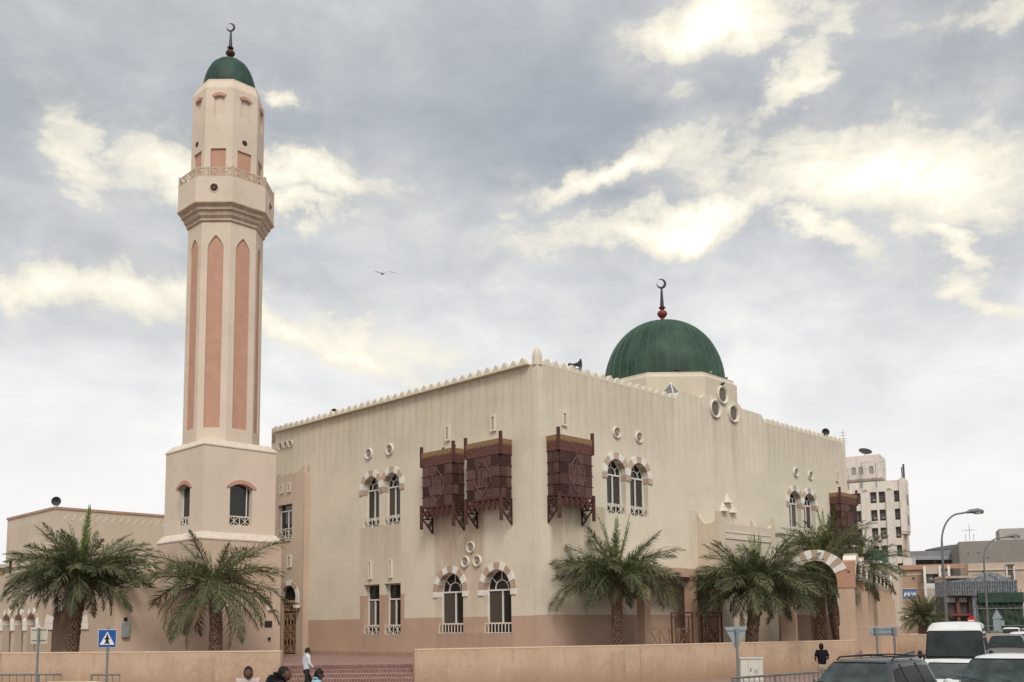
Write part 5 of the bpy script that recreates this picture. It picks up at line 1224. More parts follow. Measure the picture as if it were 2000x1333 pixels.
def person(loc, yaw, lab, H_, head_turn=(0, 0), drop=0, arms=None, legs=None, shirt=None, trousers=None, sleeves='long', lean=0, bust=False, extra=None, hair_up=0):
    k = H_/1.75; root = empty('person', loc, yaw, lab, 'person'); root.scale = (k, k, k)
    arms = arms or [((-.21, -.02, 1.18), (-.22, .08, .95)), ((.21, -.02, 1.18), (.22, .08, .95))]
    legs = legs or [((-.10, .04, .50), (-.10, 0, .08)), ((.10, .04, .50), (.10, 0, .08))]
    ln = lambda p, z=None: (p[0], p[1]+lean*max(0, p[2]-.95), p[2])
    sh = [ln((-.185, 0, 1.445)), ln((.185, 0, 1.445))]
    pel, wa, ch, nk = (0, 0, .95), ln((0, 0, 1.12)), ln((0, .01, 1.33)), ln((0, .0, 1.50))
    ch_ = [[(pel, (.12, .085)), (wa, (.13, .09)), (ch, (.16, .11)), (ln((0, 0, 1.44)), (.09, .08)), (nk, .052), (ln((0, .015, 1.57)), .05)]]
    idx = 6
    for sg, (el_, wr) in zip((0, 1), arms):
        el_, wr = Vector(ln(el_)), Vector(ln(wr)); d = (wr-el_).normalized()
        hand = wr+d*.07
        ch_.append([2, (sh[sg], .062), (tuple((Vector(sh[sg])+el_)/2), .05), (tuple(el_), .040), (tuple((el_+wr)/2), .037), (tuple(wr), .026), (tuple(wr+d*.04), (.036, .02)), (tuple(hand), (.036, .016))])
        sd_ = d.cross(Vector((0, 1, 0))); sd_ = sd_.normalized() if sd_.length > .2 else Vector((1, 0, 0)); inw = Vector((0, 1, 0)) if abs(d.y) < .8 else Vector((0, 0, -1))
        for q, l in zip((-1.5, -.5, .5, 1.5), (.062, .075, .07, .055)):
            f0 = hand+sd_*q*.017; f1 = f0+d*l*.6; f2 = f1+(d+inw*.7).normalized()*l*.5; ch_.append([(tuple(f0-d*.01), .009), (tuple(f1), .0085), (tuple(f2), .007)])
        t0 = wr+d*.03-sd_*.02; ch_.append([(tuple(t0), .011), (tuple(t0-sd_*.025+d*.03), .010), (tuple(t0-sd_*.028+d*.06), .008)])
    hp = [(-.09, 0, .90), (.09, 0, .90)]
    for h_, (kn, an) in zip(hp, legs):
        a = Vector(an); toe = a+Vector((0, .16, -.045)); ch_.append([0, (h_, .095), (tuple((Vector(h_)+Vector(kn))/2), .078), (kn, .056), (tuple((Vector(kn)+a)/2), .052), (an, .036), (tuple(a+Vector((0, .03, -.04))), .034), (tuple(toe), (.034, .022))])
    vv, ff = skin_mesh(ch_, 1); b = MB(); b.add(vv, ff)
    hc = Vector(ln((0, .035+drop*1.3, 1.615-drop))); Th = Matrix.Translation(hc) @ Matrix.Rotation(head_turn[0], 4, 'Z') @ Matrix.Rotation(-head_turn[1], 4, 'X')
    head_geo(b, Th); body = b.build('body', m_skin, root, smooth='all')
    hb_ = MB()
    n, m_ = 22, 9; vv = []; ff = []; rn = random.Random(int(H_*100))
    for j in range(m_+1):
        for i in range(n):
            a = 2*PI*i/n; fy = math.sin(a); lo = .28 if fy > .45 else (-.05 if fy > -.1 else -.55); ph0 = math.asin(lo); ph = ph0+(PI/2-ph0)*j/m_; z = math.sin(ph); r_ = math.cos(ph); q = 1.0+rn.uniform(-.03, .05)
            vv.append((math.cos(a)*.086*r_*q, fy*(.104 if fy < 0 else .103)*r_*q-.004, z*.131*q+hair_up*max(0, z)*.5+.004))
    for j in range(m_):
        for i in range(n): ff.append((j*n+i, j*n+(i+1) % n, (j+1)*n+(i+1) % n, (j+1)*n+i))
    hb_.add(vv, ff, 0, Th); hb_.build('hair', m_hair, root, smooth='all')
    e_ = MB()
    for sg in (-1, 1):
        e_.lathe([(.001, -.012), (.011, -.004), (.012, .003), (.001, .012)], 10, T=Th @ Matrix.Translation((sg*.029, .083, .012)) @ Matrix.Rotation(PI/2, 4, 'X'))
        e_.box(sg*.029-.017, sg*.029+.017, .085, .092, .030, .036, T=Th)
    e_.box(-.022, .022, .086, .0905, -.055, -.050, T=Th); e_.build('eyes_and_mouth', m_eye, root)
    # shirt
    sc1 = [[(ln((0, 0, .82)), (.18, .135)), (wa, (.165, .125)), (ch, (.178, .13)), (ln((0, 0, 1.455)), (.135, .095)), (ln((0, -.005, 1.51)), .070)]]
    for sg, (el_, wr) in zip((0, 1), arms):
        el_, wr = Vector(ln(el_)), Vector(ln(wr)); c = [2, (sh[sg], .078), (tuple((Vector(sh[sg])+el_)/2), .066)]
        if sleeves == 'long': c += [(tuple(el_), .055), (tuple((el_+wr)/2), .048), (tuple(wr-(wr-el_).normalized()*.02), .038)]
        else: c += [(tuple(Vector(sh[sg]).lerp(el_, .8)), .062)]
        sc1.append(c)
    vv, ff = skin_mesh(sc1, 2); b = MB(); b.add(vv, ff); sob = b.build('shirt', shirt, root, smooth='all')
    co = MB(); co.lathe([(.060, 0), (.072, .022), (.066, .04), (.058, .03)], 14, T=Matrix.Translation(ln((0, -.0, 1.51)))); co.build('collar', shirt, sob, smooth=True)
    if trousers:
        tc_ = [[((0, 0, 1.04), (.165, .12)), ((0, 0, .90), (.168, .125))]]
        for h_, (kn, an) in zip(hp, legs):
            a = Vector(an); tc_.append([1, ((h_[0], 0, .82), .105), (tuple((Vector(h_)+Vector(kn))/2), .094), (kn, .075), (tuple((Vector(kn)+a)/2), .068), (tuple(a+Vector((0, 0, .01))), .062)])
        vv, ff = skin_mesh(tc_, 1); b = MB(); b.add(vv, ff); b.build('trousers', trousers, root, smooth='all')
        for kn, an in legs:
            a = Vector(an); b = MB(); vv, ff = skin_mesh([[(tuple(a+Vector((0, -.05, -.035))), (.038, .035)), (tuple(a+Vector((0, .06, -.04))), (.042, .03)), (tuple(a+Vector((0, .17, -.05))), (.038, .022)), (tuple(a+Vector((0, .20, -.05))), (.025, .016))]], 1); b.add(vv, ff); b.build('shoe', m_shoe, root, smooth='all')
    if extra: extra(root, sob)
    return root
fab = lambda n, c, **k: mat(n, c, rough=.9, var=.10, scale=7, bump=.5, bscale=12, spec=.1, **k)
m_ws, m_pk, m_bs, m_bt, m_dt, m_lt = fab('white_shirt', (.60, .61, .66)), fab('pale_pink_shirt', (.52, .42, .40)), fab('light_blue_shirt', (.30, .52, .62)), fab('black_tee', (.012, .012, .018)), fab('dark_trousers', (.025, .024, .026)), fab('khaki_trousers', (.36, .285, .22))
def P_at(px, ytop, D, H_, zf): return (bx_(px, D), D, zf)
# man in the white shirt walking to the right past the steps
person((bx_(600, 35.2), 35.2, .12), R(-62), 'man in a white shirt and dark trousers striding right by the brick steps', 1.66, shirt=m_ws, trousers=m_dt, head_turn=(R(-6), R(4)),
       arms=[((-.25, -.06, 1.17), (-.24, .10, .98)), ((.24, .04, 1.16), (.20, .22, 1.0))], legs=[((-.10, .20, .52), (-.10, .28, .09)), ((.10, -.02, .50), (.10, -.30, .14))])
person((bx_(487, 19.2), 19.2, 0), R(200), 'man in a pale pink shirt looking down, left of the man in black', 1.78, drop=.03, shirt=m_pk, trousers=m_dt, head_turn=(R(-4), R(-28)))
def stripes(root, sob):
    b = MB()
    for y0, m_i in ((1.30, 0), (1.335, 1), (1.365, 0)):
        pass
    for (z_, mm) in ((1.355, m_ws), (1.325, mat('stripe_red', (.35, .03, .04), rough=.9, var=.1)), (1.295, m_ws)):
        for sg in (-1, 1):
            q = MB(); q.tube([(sg*.185, 0, z_), (sg*.188, 0, z_-.026)], [.082, .08], 16, cap=False); q.build('sleeve_stripe', mm, sob)
    # white letters across the chest, as far as they can be read
    cu = bpy.data.curves.new('txt', 'FONT'); cu.body = 'SANTINI'; cu.size = .085; cu.extrude = .003; cu.align_x = 'CENTER'; to = bpy.data.objects.new('t', cu); COL.objects.link(to)
    me = bpy.data.meshes.new_from_object(to.evaluated_get(bpy.context.evaluated_depsgraph_get())); bpy.data.objects.remove(to)
    b = MB(); vv = []
    for v in me.vertices:
        x_ = v.co.x*1.15; a = x_/.15; vv.append((-math.sin(a)*.172, math.cos(a)*.150, 1.225+v.co.y))
    b.add(vv, [tuple(p.vertices) for p in me.polygons]); b.build('chest_lettering', m_ws, sob)
person((bx_(532, 18.2), 18.2, 0), R(246), 'man in a black sports top with striped sleeves and white chest lettering', 1.88, drop=.10, lean=.22, shirt=m_bt, trousers=m_dt, head_turn=(R(20), R(-30)), extra=stripes, hair_up=.03)
person((bx_(619, 20.2), 20.2, 0), R(-70), 'man in a light blue shirt facing right, lowest of the group before the steps', 1.66, drop=.02, shirt=m_bs, trousers=m_dt, head_turn=(R(0), R(-2)))
person((bx_(1596, 35.2), 35.2, .12), R(8), 'man in a black T-shirt and khaki trousers seen from behind by the boundary wall', 1.62, shirt=m_bt, trousers=m_lt, sleeves='short', head_turn=(R(6), R(-20)),
       arms=[((-.27, .0, 1.18), (-.16, .2, 1.08)), ((.27, .0, 1.18), (.16, .2, 1.08))], legs=[((-.09, .12, .50), (-.08, .16, .09)), ((.09, -.02, .50), (.09, -.24, .12))])
# ================================================================ vehicles
m_cg = mat('car_glass', (.014, .020, .021), rough=.05, var=.6, scale=1.5, bump=0, spec=.6); m_cgd = mat('car_glass_dark', (.006, .007, .008), rough=.35, var=0, bump=0, spec=.12)
m_tyre = mat('tyre', (.012, .012, .012), rough=.9, var=.1); m_rim = mat('rim', (.35, .35, .36), rough=.4, metal=.7, var=.05); m_trimb = mat('black_trim', (.012, .012, .013), rough=.6, var=.1); m_chrome = mat('chrome', (.5, .5, .5), rough=.25, metal=.9, var=0)
m_hl = mat('headlight', (.55, .57, .58), rough=.15, var=.1, spec=.6); m_seat = mat('car_seat', (.08, .075, .07), rough=.9)
def paint(n, c): return mat(n, c, rough=.38, var=.06, scale=.8, bump=0, spec=.5, coat=.35)
p_white, p_dark, p_grey, p_silver, p_yellow = paint('paint_white', (.74, .74, .73)), paint('paint_dark_grey', (.032, .034, .038)), paint('paint_bronze_grey', (.12, .11, .10)), paint('paint_silver', (.36, .37, .38)), paint('paint_yellow', (.75, .62, .30))
SHAPES = {   # x, belt z, half width, top z, top half width
 'suv': [(2.36, .62, .72, .66, .62), (2.30, .80, .84, .86, .76), (2.05, .92, .90, .98, .82), (1.15, 1.05, .93, 1.09, .86), (1.12, 1.06, .93, 1.12, .85), (.42, 1.10, .94, 1.68, .66), (.1, 1.10, .94, 1.73, .665), (-1.2, 1.12, .94, 1.74, .66), (-1.95, 1.13, .92, 1.70, .64), (-2.28, 1.10, .88, 1.12, .78), (-2.34, .9, .82, .92, .74)],
 'sedan': [(2.30, .55, .70, .58, .60), (2.22, .68, .80, .72, .74), (1.9, .76, .85, .82, .78), (1.0, .88, .87, .94, .80), (.98, .89, .87, .96, .79), (.15, .93, .88, 1.37, .60), (-.1, .93, .88, 1.42, .60), (-.9, .94, .88, 1.42, .60), (-1.2, .95, .87, 1.38, .60), (-1.8, .97, .86, 1.00, .78), (-2.2, .92, .82, .96, .74), (-2.28, .7, .78, .74, .70)],
 'van': [(2.1, .60, .72, .62, .6), (2.05, .78, .82, .84, .75), (1.55, .98, .86, 1.04, .80), (1.52, .99, .86, 1.06, .79), (.85, 1.05, .87, 1.72, .66), (.5, 1.05, .87, 1.80, .68), (-1.6, 1.05, .87, 1.82, .70), (-1.95, 1.05, .86, 1.78, .69), (-2.05, 1.0, .84, 1.2, .74)],
 'minibus': [(3.5, .60, .92, .64, .80), (3.46, 1.08, 1.0, 1.12, .92), (3.40, 1.16, 1.01, 1.20, .94), (3.38, 1.18, 1.01, 1.22, .94), (3.12, 1.22, 1.01, 2.22, .88), (2.85, 1.22, 1.01, 2.40, .84), (2.3, 1.22, 1.02, 2.47, .82), (-3.2, 1.22, 1.02, 2.47, .82), (-3.45, 1.2, 1.0, 2.38, .80), (-3.5, 1.0, .98, 1.1, .9)]}
WSI = {'suv': (4, 5), 'sedan': (4, 5), 'van': (3, 4), 'minibus': (3, 4)}
def vehicle(name, kind, loc, back_az, lab, cat, pm, lod=2, roofm=None, rails=False, glass=None, group=None, k=1.0, tint=None, occupants=0):
    """origin on the ground at mid length; back_az = compass bearing (deg from +Y clockwise) towards which its tail points"""
    st = SHAPES[kind]; a = R(90-back_az); o = empty(name, loc, a+PI, lab, cat, group); o.scale = (k, k, k); zb = .28 if kind != 'sedan' else .2; gl = glass or m_cg
    def prm(x):
        for p, q in zip(st[:-1], st[1:]):
            if p[0] >= x >= q[0]:
                t = (p[0]-x)/max(1e-6, p[0]-q[0]); return [p[j]+(q[j]-p[j])*t for j in range(1, 5)]
        return list(st[0][1:]) if x > st[0][0] else list(st[-1][1:])
    def ring(x):
        zs, w_, zt, wt = prm(x); hh = zt-zs
        e = min(.09, hh*.3)
        return [(0, zb), (w_*.9, zb), (w_, zb+.14), (w_*1.005, (zb+zs)*.5), (w_*.985, zs), (wt+.02*(hh > .3), zt-e), (wt-.09, zt), (wt*.5, zt+.025), (0, zt+.035)]
    xs = [s_[0] for s_ in st]; ex = []
    for p, q in zip(xs[:-1], xs[1:]):
        m_ = max(1, int(abs(p-q)/.45)); ex += [p+(q-p)*i/m_ for i in range(m_)]
    ex.append(xs[-1]); b = MB(); vv = []; ff = []
    for x in ex:
        r_ = ring(x); full_ = [(x, y, z) for y, z in r_] + [(x, -y, z) for y, z in r_[-2:0:-1]]; vv += full_; n = len(full_)
    for i in range(len(ex)-1):
        for j in range(n): ff.append((i*n+j, i*n+(j+1) % n, (i+1)*n+(j+1) % n, (i+1)*n+j))
    ff += [tuple(range(n)), tuple((len(ex)-1)*n+j for j in range(n))[::-1]]
    b.add(vv, ff); body = b.build('body', pm, o, smooth=True)
    def patch(nm, quad, m_, off=.012, par=None, round_=.12, nseg=3, curve=0):
        """quad: 4 corner points (bl, br, tr, tl) ; rounded panel laid just proud of the body"""
        A, B, C_, D_ = [Vector(q) for q in quad]; nn = (B-A).cross(D_-A).normalized(); uv = []
        asp = ((B-A).length+(C_-D_).length)/((D_-A).length+(C_-B).length); ru = round_/max(1, asp); rv = round_*min(1, asp) if asp < 1 else round_
        for cx, cy, a0 in ((ru, rv, 180), (1-ru, rv, 270), (1-ru, 1-rv, 0), (ru, 1-rv, 90)):
            for q in range(nseg+1): t = R(a0+90*q/nseg); uv.append((cx+ru*math.cos(t), cy+rv*math.sin(t)))
        pts = [(A*(1-u)*(1-v)+B*u*(1-v)+C_*u*v+D_*(1-u)*v) + nn*(off + curve*(1-(2*u-1)**2)) for u, v in uv]
        c = sum(pts, Vector())/len(pts) + nn*curve*.3; q = MB(); N = len(pts)
        q.add([tuple(p) for p in pts] + [tuple(c)] + [tuple(p-nn*.03) for p in pts], [(i, (i+1) % N, N) for i in range(N)] + [(i, N+1+i, N+1+(i+1) % N, (i+1) % N) for i in range(N)])
        return q.build(nm, m_, par or o)
    ci, ri = WSI[kind]; xc, xr = st[ci][0], st[ri][0]
    zc, zr = ring(xc)[6][1], ring(xr)[6][1]; wc, wr = ring(xc)[6][0], ring(xr)[6][0]
    def top(x, y_): r_ = ring(x); return r_[6][1]+.03
    t0, t1 = (.06, .93) if kind != 'minibus' else (.02, 1.0)
    X0, X1 = xc+(xr-xc)*t0, xc+(xr-xc)*t1; Z0_, Z1_ = ring(X0)[6][1], ring(X1)[6][1]; W0, W1 = wc+.06, wr+.04
    W0 = ring(X0)[5][0]-.03; W1 = ring(X1)[5][0]-.05
    if kind == 'minibus':
        X0, Z0_ = 3.385, 1.26; X1, Z1_ = 3.10, 2.13; W0, W1 = .94, .88
        patch('screen_surround', [(X0+.01, -W0-.04, Z0_-.06), (X0+.01, W0+.04, Z0_-.06), (X1-.0, W1+.02, Z1_+.05), (X1-.0, -W1-.02, Z1_+.05)], m_trimb, .02, body, .08, 4, curve=.03)
    ws = patch('windscreen', [(X0, -W0, Z0_+.01), (X0, W0, Z0_+.01), (X1, W1, Z1_+.01), (X1, -W1, Z1_+.01)], gl, .03 if kind != 'minibus' else .045, body, .10, 4, curve=.035)
    # side windows
    def sidep(x, f, sg): r_ = ring(x); y = r_[4][0]+(r_[5][0]-r_[4][0])*f; z = r_[4][1]+(r_[5][1]-r_[4][1])*f; return (x, sg*y, z)
    rear = [s_[0] for s_ in st if s_[3] > st[ri][3]-.12][-1]
    cuts = {'suv': [xr+.35, .0-.05, -1.05, rear+.1], 'sedan': [xr+.4, -.25, rear+.1], 'van': [xr+.35, -.1, -.95, rear+.1], 'minibus': [2.75, 1.7, .5, -.7, -1.9, -3.0]}[kind]
    for sg in (-1, 1):
        for i, (xa, xb) in enumerate(zip(cuts[:-1], cuts[1:])):
            xa2 = xa-.03; xb2 = xb+.04; xt = min(xa2, xr-.05) if i == 0 else xa2
            q = [sidep(xa2, .06, sg), sidep(xb2, .06, sg), sidep(xb2, .88, sg), sidep(xt, .88, sg)]
            if sg > 0: q = q
            else: q = [q[1], q[0], q[3], q[2]]
            patch('side_window', q, tint or gl, .010, body, .12)
        if lod > 1 and kind != 'minibus':
            for xx in cuts[1:-1]:
                q = MB(); p0, p1 = sidep(xx, .0, sg), sidep(xx, 1, sg); q.tube([p0, p1], .022, 4); q.build('window_pillar', m_trimb, body)
                q = MB(); r_ = ring(xx); q.box(xx-.006, xx+.006, sg*r_[3][0]-.004, sg*r_[3][0]+.008, zb+.15, r_[4][1]-.03); q.build('door_seam', m_trimb, body)
    # wheels
    wr_ = .36 if kind in ('suv', 'minibus') else .31; fx = st[0][0]-.85; rx = st[-1][0]+.8
    for x in (fx, rx):
        for sg in (-1, 1):
            T = Matrix.Translation((x, sg*(st[4][2]-.11), wr_)) @ Matrix.Rotation(PI/2, 4, 'X')
            q = MB(); q.lathe([(.20, -.10), (wr_-.03, -.11), (wr_, -.07), (wr_, .07), (wr_-.03, .11), (.20, .10)], 22, T=T); wo = q.build('wheel', m_tyre, o, smooth=True)
            q = MB(); q.lathe([(.001, sg*-.075), (.06, sg*-.09), (.17, sg*-.06), (.21, sg*-.095), (.215, -sg*.02)], 14, T=T); q.build('rim', m_rim, wo, smooth=True)
            q = MB(); q.lathe([(wr_+.06, -.12), (wr_+.08, -.125), (wr_+.08, .125), (wr_+.06, .12)], 18, T=T); q.build('wheel_arch', m_trimb, body)
    fx0 = st[0][0]; w0 = st[1][2]; zb1 = st[1][1]
    q = MB(); q.box(fx0-.18, fx0+.04, -w0*.9, w0*.9, zb+.02, zb+.24); q.build('bumper', pm if kind != 'suv' else m_trimb, o, bevel=.03)
    q = MB(); q.box(fx0-.06, fx0+.02, -w0*.50, w0*.50, zb1-.30, zb1-.10)
    gr = q.build('grille', m_trimb, body)
    if lod > 1:
        q = MB()
        for i in range(3): q.box(fx0+.02, fx0+.03, -w0*.48, w0*.48, zb1-.28+i*.065, zb1-.265+i*.065)
        q.build('grille_bar', m_chrome, gr)
    for sg in (-1, 1):
        q = MB(); q.box(fx0-.16, fx0+.005, sg*w0*.74-.14, sg*w0*.74+.14, zb1-.30, zb1-.10); q.build('headlight', m_hl, body, bevel=.03)
        # mirrors
        xm = xc-.18 if kind != 'minibus' else 3.35; zm = st[ci][1]+.10 if kind != 'minibus' else 1.35; ym = st[ci][2]
        q = MB(); q.lathe([(.001, -.07), (.07, -.05), (.095, 0), (.08, .035), (.001, .04)], 12, T=Matrix.Translation((xm, sg*(ym+.14), zm)) @ Matrix.Rotation(-PI/2, 4, 'Y'), sx=(.85 if kind != 'minibus' else 1.6), sy=1.25 if kind != 'minibus' else .9)
        q.tube([(xm-.02, sg*(ym-.03), zm-.03), (xm, sg*(ym+.08), zm)], .025, 6); q.build('mirror', (m_trimb if kind in ('minibus',) or pm == p_dark or pm == p_grey else pm), body, smooth=True)
    if lod > 1:
        for y0 in (-.35, .25):
            q = MB(); q.tube([(X0+.02, y0, Z0_+.045), (X0+(X1-X0)*.12, y0-.30, Z0_+(Z1_-Z0_)*.12+.05), (X0+(X1-X0)*.16, y0-.55, Z0_+(Z1_-Z0_)*.15+.05)], .010, 4); q.build('wiper', m_trimb, body)
        q = MB(); q.tube([(X1+.02, 0, Z1_-.02), (X1+.1, 0, Z1_-.05)], .01, 4); q.build('sticker', m_sw, body) if False else None
    q = MB(); q.box(fx0+.04, fx0+.052, -.24, .24, zb+.07, zb+.18); q.build('number_plate', m_sw, o)
    if rails:
        for sg in (-1, 1):
            q = MB(); y = sg*(st[6][4]-.04); q.tube([(-1.9, y, 1.72), (-1.8, y, 1.79), (.05, y, 1.79), (.22, y, 1.72)], .02, 6); q.build('roof_rail', m_trimb, o)
        for x in (-.35, -1.35): q = MB(); q.tube([(x, -st[6][4]+.05, 1.79), (x, 0, 1.82), (x, st[6][4]-.05, 1.79)], .018, 6); q.build('roof_bar', m_trimb, o)
    if lod > 1:   # sunstrip and papers behind the screen
        q = MB(); T_ = .0
        t2 = .90; Xa = xc+(xr-xc)*t2; Za = ring(Xa)[6][1]; Wa = ring(Xa)[5][0]-.10
        A, B, C_, D_ = [(Xa, -Wa, Za+.01), (Xa, Wa, Za+.01), (X1, W1-.03, Z1_), (X1, -W1+.03, Z1_)]
        patch('sun_strip', [A, B, C_, D_], m_cgd, .058, body, .05)
    return o
vehicle('parked_car', 'suv', (bx_(1684, 21.6), 21.6, 0), 41, 'dark grey off-roader with roof rails, nearest vehicle left of the white ones', 'car', p_dark, rails=True, k=.95, glass=mat('car_glass_green', (.035, .048, .046), rough=.05, var=.75, scale=2.2, bump=0, spec=.7), tint=m_cgd)
vehicle('white_car', 'suv', (bx_(1948, 22.4), 22.4, 0), 34, 'white off-roader at the bottom right corner, cut by the picture edge', 'car', p_white, k=.96, glass=mat('car_glass_green', (.05, .075, .075)))
vehicle('white_car', 'sedan', (bx_(1850, 25.8), 25.8, 0), 43, 'white saloon half hidden between the dark off-roader and the white off-roader', 'car', p_white, glass=mat('car_glass_green', (.05, .075, .075)))
vehicle('minibus', 'minibus', (bx_(1862, 37.2), 37.2, 0), 26.5, 'white minibus with a huge windscreen driving towards the camera', 'minibus', p_white, k=.975, glass=m_cg)
vehicle('grey_car', 'suv', (bx_(1956, 48.0), 48.0, 0), 29, 'bronze grey off-roader right behind the minibus', 'car', p_grey, k=1.02)
vehicle('white_van', 'van', (bx_(1987, 55.0), 55, 0), 29, 'white delivery van behind the bronze grey off-roader', 'van', p_white)
cars = [(1957, 128, 'suv', p_white, 'white car furthest left in the distant queue, tiny'), (1948, 134, 'sedan', p_dark, 'dark car at the very back of the distant queue'), (2004, 84, 'van', p_silver, 'silver van at the right edge, second row of the queue'), (1965, 93, 'van', p_white, 'white van far up the side street, leftmost of the distant queue'), (1993, 97, 'suv', p_grey, 'dark grey car far up the side street beside the distant white van'), (1999, 76, 'sedan', p_white, 'white saloon at the right picture edge behind the delivery van'),
        (1984, 118, 'van', p_white, 'white van second in the distant queue, partly hidden'), (1975, 108, 'suv', p_silver, 'silver car in the distant queue between the white vans')]
for px, D, kd, pm, lab in cars: vehicle('distant_car', kd, (bx_(px, D), D, 0), 28, lab, 'van' if kd == 'van' else 'car', pm, lod=1, group='vehicles queueing far up the side street')
vehicle('parked_car', 'sedan', (bx_(1775, 84), 84, 0), 60, 'white and green car parked beside the roadside palm trunk', 'car', p_white, lod=1)
for i, (px, D) in enumerate(((1921, 100), (1929, 103), (1937, 107))): 
    vehicle('distant_car', 'sedan', (bx_(px, D), D, 0), 70, ['dark parked car in front of the netting, leftmost of three', 'dark parked car in front of the netting, middle of three', 'dark parked car in front of the netting, rightmost of three'][i], 'car', (p_grey, p_silver, p_dark)[i], lod=1, group='cars parked before the netted scaffold')
tx = vehicle('taxi', 'sedan', (bx_(96, 19.9), 19.9, 0), 100, 'pale yellow taxi roof just showing at the bottom left edge', 'taxi', p_yellow, lod=1)

# ================================================================ the town beyond
def bldg(name, px, D, az_deg, lab, cat='building', grp=None): return empty(name, (bx_(px, D), D, 0), R(az_deg), lab, cat, grp)
m_apt = plaster('plaster_apartment', (.70, .66, .60), axis='xy', streak=.55, streak_col=(.33, .22, .15), mott=.16)
m_aptp = plaster('plaster_apartment_side', (.55, .44, .36), axis='xy', streak=.5, streak_col=(.3, .2, .14), mott=.16)
m_win = mat('far_window', (.085, .078, .072), rough=.5, var=.3); m_ac = mat('air_con', (.22, .21, .2), rough=.7)
ap = bldg('apartment_block', 1764, 165, 61, 'tall white apartment block with recessed windows, pilasters and satellite dishes on the roof')
# local: x along the right-hand side street face, y along the broad face to the left
FZ = 3.08; ZT = 26.4; colsY = [(.1, .95), (2.4, 3.4), (3.75, 4.8), (6.4, 7.75)]
holes = []
for (a_, c_) in colsY + [(9.6, 10.9), (11.6, 12.9)]:
    for j in range(7): z1 = 24.6-j*FZ; holes.append(rect((a_+c_)/2, (c_-a_)/2, z1-1.9, z1))
Pa = lambda s, z, w_: (w_, s, z)
b = MB(); b.sheet([(0, 0), (16, 0), (16, ZT), (0, ZT)], holes, Pa, 0, reveal=.55)
b.box(.55, 9, .02, 16, ZT-.3, ZT-.25); b.box(0.01, 14, -.0, .5, 0, ZT-.01) if False else None
b.add([(0, 0, 0), (9, 0, 0), (9, 0, ZT), (0, 0, ZT), (9, 16, 0), (9, 16, ZT), (0, 16, 0), (0, 16, ZT)], [(0, 1, 2, 3), (1, 4, 5, 2), (4, 6, 7, 5)])
b.build('wall', m_apt, ap)
wm = MB().box(.60, .66, 0, 1, 0, 1.62).mesh('window', m_win); am = MB().box(.25, .62, 0, .55, 0, .42).mesh('air_conditioner', m_ac)
rn = random.Random(2)
for (a_, c_) in colsY:
    for j in range(5):
        z0 = 23.0-j*FZ; link('window', wm, ap, (0, a_-.03, z0-.01), None, (1, c_-a_+.06, 1))
        f = MB(); f.box(.5, .58, (a_+c_)/2-.04, (a_+c_)/2+.04, z0, z0+1.6); f.box(.5, .58, a_, c_, z0+.75, z0+.83); f.build('window_frame', m_ac, ap)
        if rn.random() < .7: link('air_conditioner', am, ap, (0, a_+.1, z0+.02))
for (y0, y1) in ((1.1, 2.2), (4.95, 6.2)):
    b = MB(); b.box(-.35, 0, y0, y1, 0, 24.6); yc = (y0+y1)/2; h = (y1-y0)/2
    b.prism([(yc+h*math.cos(PI*i/10), 24.6+h*math.sin(PI*i/10)) for i in range(11)], lambda s, z, w_: (w_, s, z), -.35, 0); b.build('pilaster', m_apt, ap)
    b = MB(); b.prism([(yc+h*.75*math.cos(PI*i/10), 24.65+h*.75*math.sin(PI*i/10)) for i in range(11)], lambda s, z, w_: (w_, s, z), -.38, -.352); b.build('fan_panel', mat('fan_panel_grey', (.36, .32, .28)), ap)
b = MB(); b.box(-.3, 4.3, -.9, 0, 17.6, ZT+.2); b.box(-.2, 4.2, -.8, 0, 17.2, 17.6); b.build('corner_bay', m_apt, ap); 
for z in (23.2, 19.6):
    b = MB(); b.prism(arch(1.9, .55, z-.9, z+.3), lambda s, z_, w_: (s, w_, z_), -.96, -.901); b.build('window', m_win, ap)
b = MB(); b.box(-.35, 5.2, -1.3, 0, 11.6, 13.2); b.build('balcony', m_apt, ap)
b = MB(); b.box(.02, 4.5, -.25, 0, 0, 17.2); b.build('side_wall', m_aptp, ap)
# penthouse set back
ph = MB(); hol = [arch(y_, .38, 27.9, 28.9, n=8) for y_ in (1.5, 3.2, 4.4, 6.2, 8.2)]
Pp2 = lambda s, z, w_: (.8+w_, 3.0+s, z)
ph.sheet([(0, ZT-.3), (9.5, ZT-.3), (9.5, 31.2), (0, 31.2)], hol, Pp2, 0, reveal=.12)
Pp3 = lambda s, z, w_: (.8+s, 3.0+w_, z)
ph.sheet([(0, ZT-.3), (6.5, ZT-.3), (6.5, 31.2), (0, 31.2)], [arch(3.9, .5, 27.9, 28.9, n=8)], Pp3, 0, reveal=.12)
ph.box(.82, 7.28, 3.02, 12.4, 31.0, 31.05); ph.add([(7.3, 3, ZT), (7.3, 12.5, ZT), (7.3, 12.5, 31.2), (7.3, 3, 31.2)], [(0, 1, 2, 3)]); ph.build('penthouse', m_apt, ap)
b = MB(); b.box(.93, .95, 3.1, 12.4, 27.5, 29.6); b.box(.9, 7, 3.13, 3.15, 27.5, 29.6); b.build('pane', mat('penthouse_pane', (.33, .31, .29)), ap)
b = MB(); b.box(.5, 7.4, 2.7, 12.6, 26.7, 27.1); b.build('ledge', mat('ledge_stain', (.33, .27, .22), var=.3), ap)
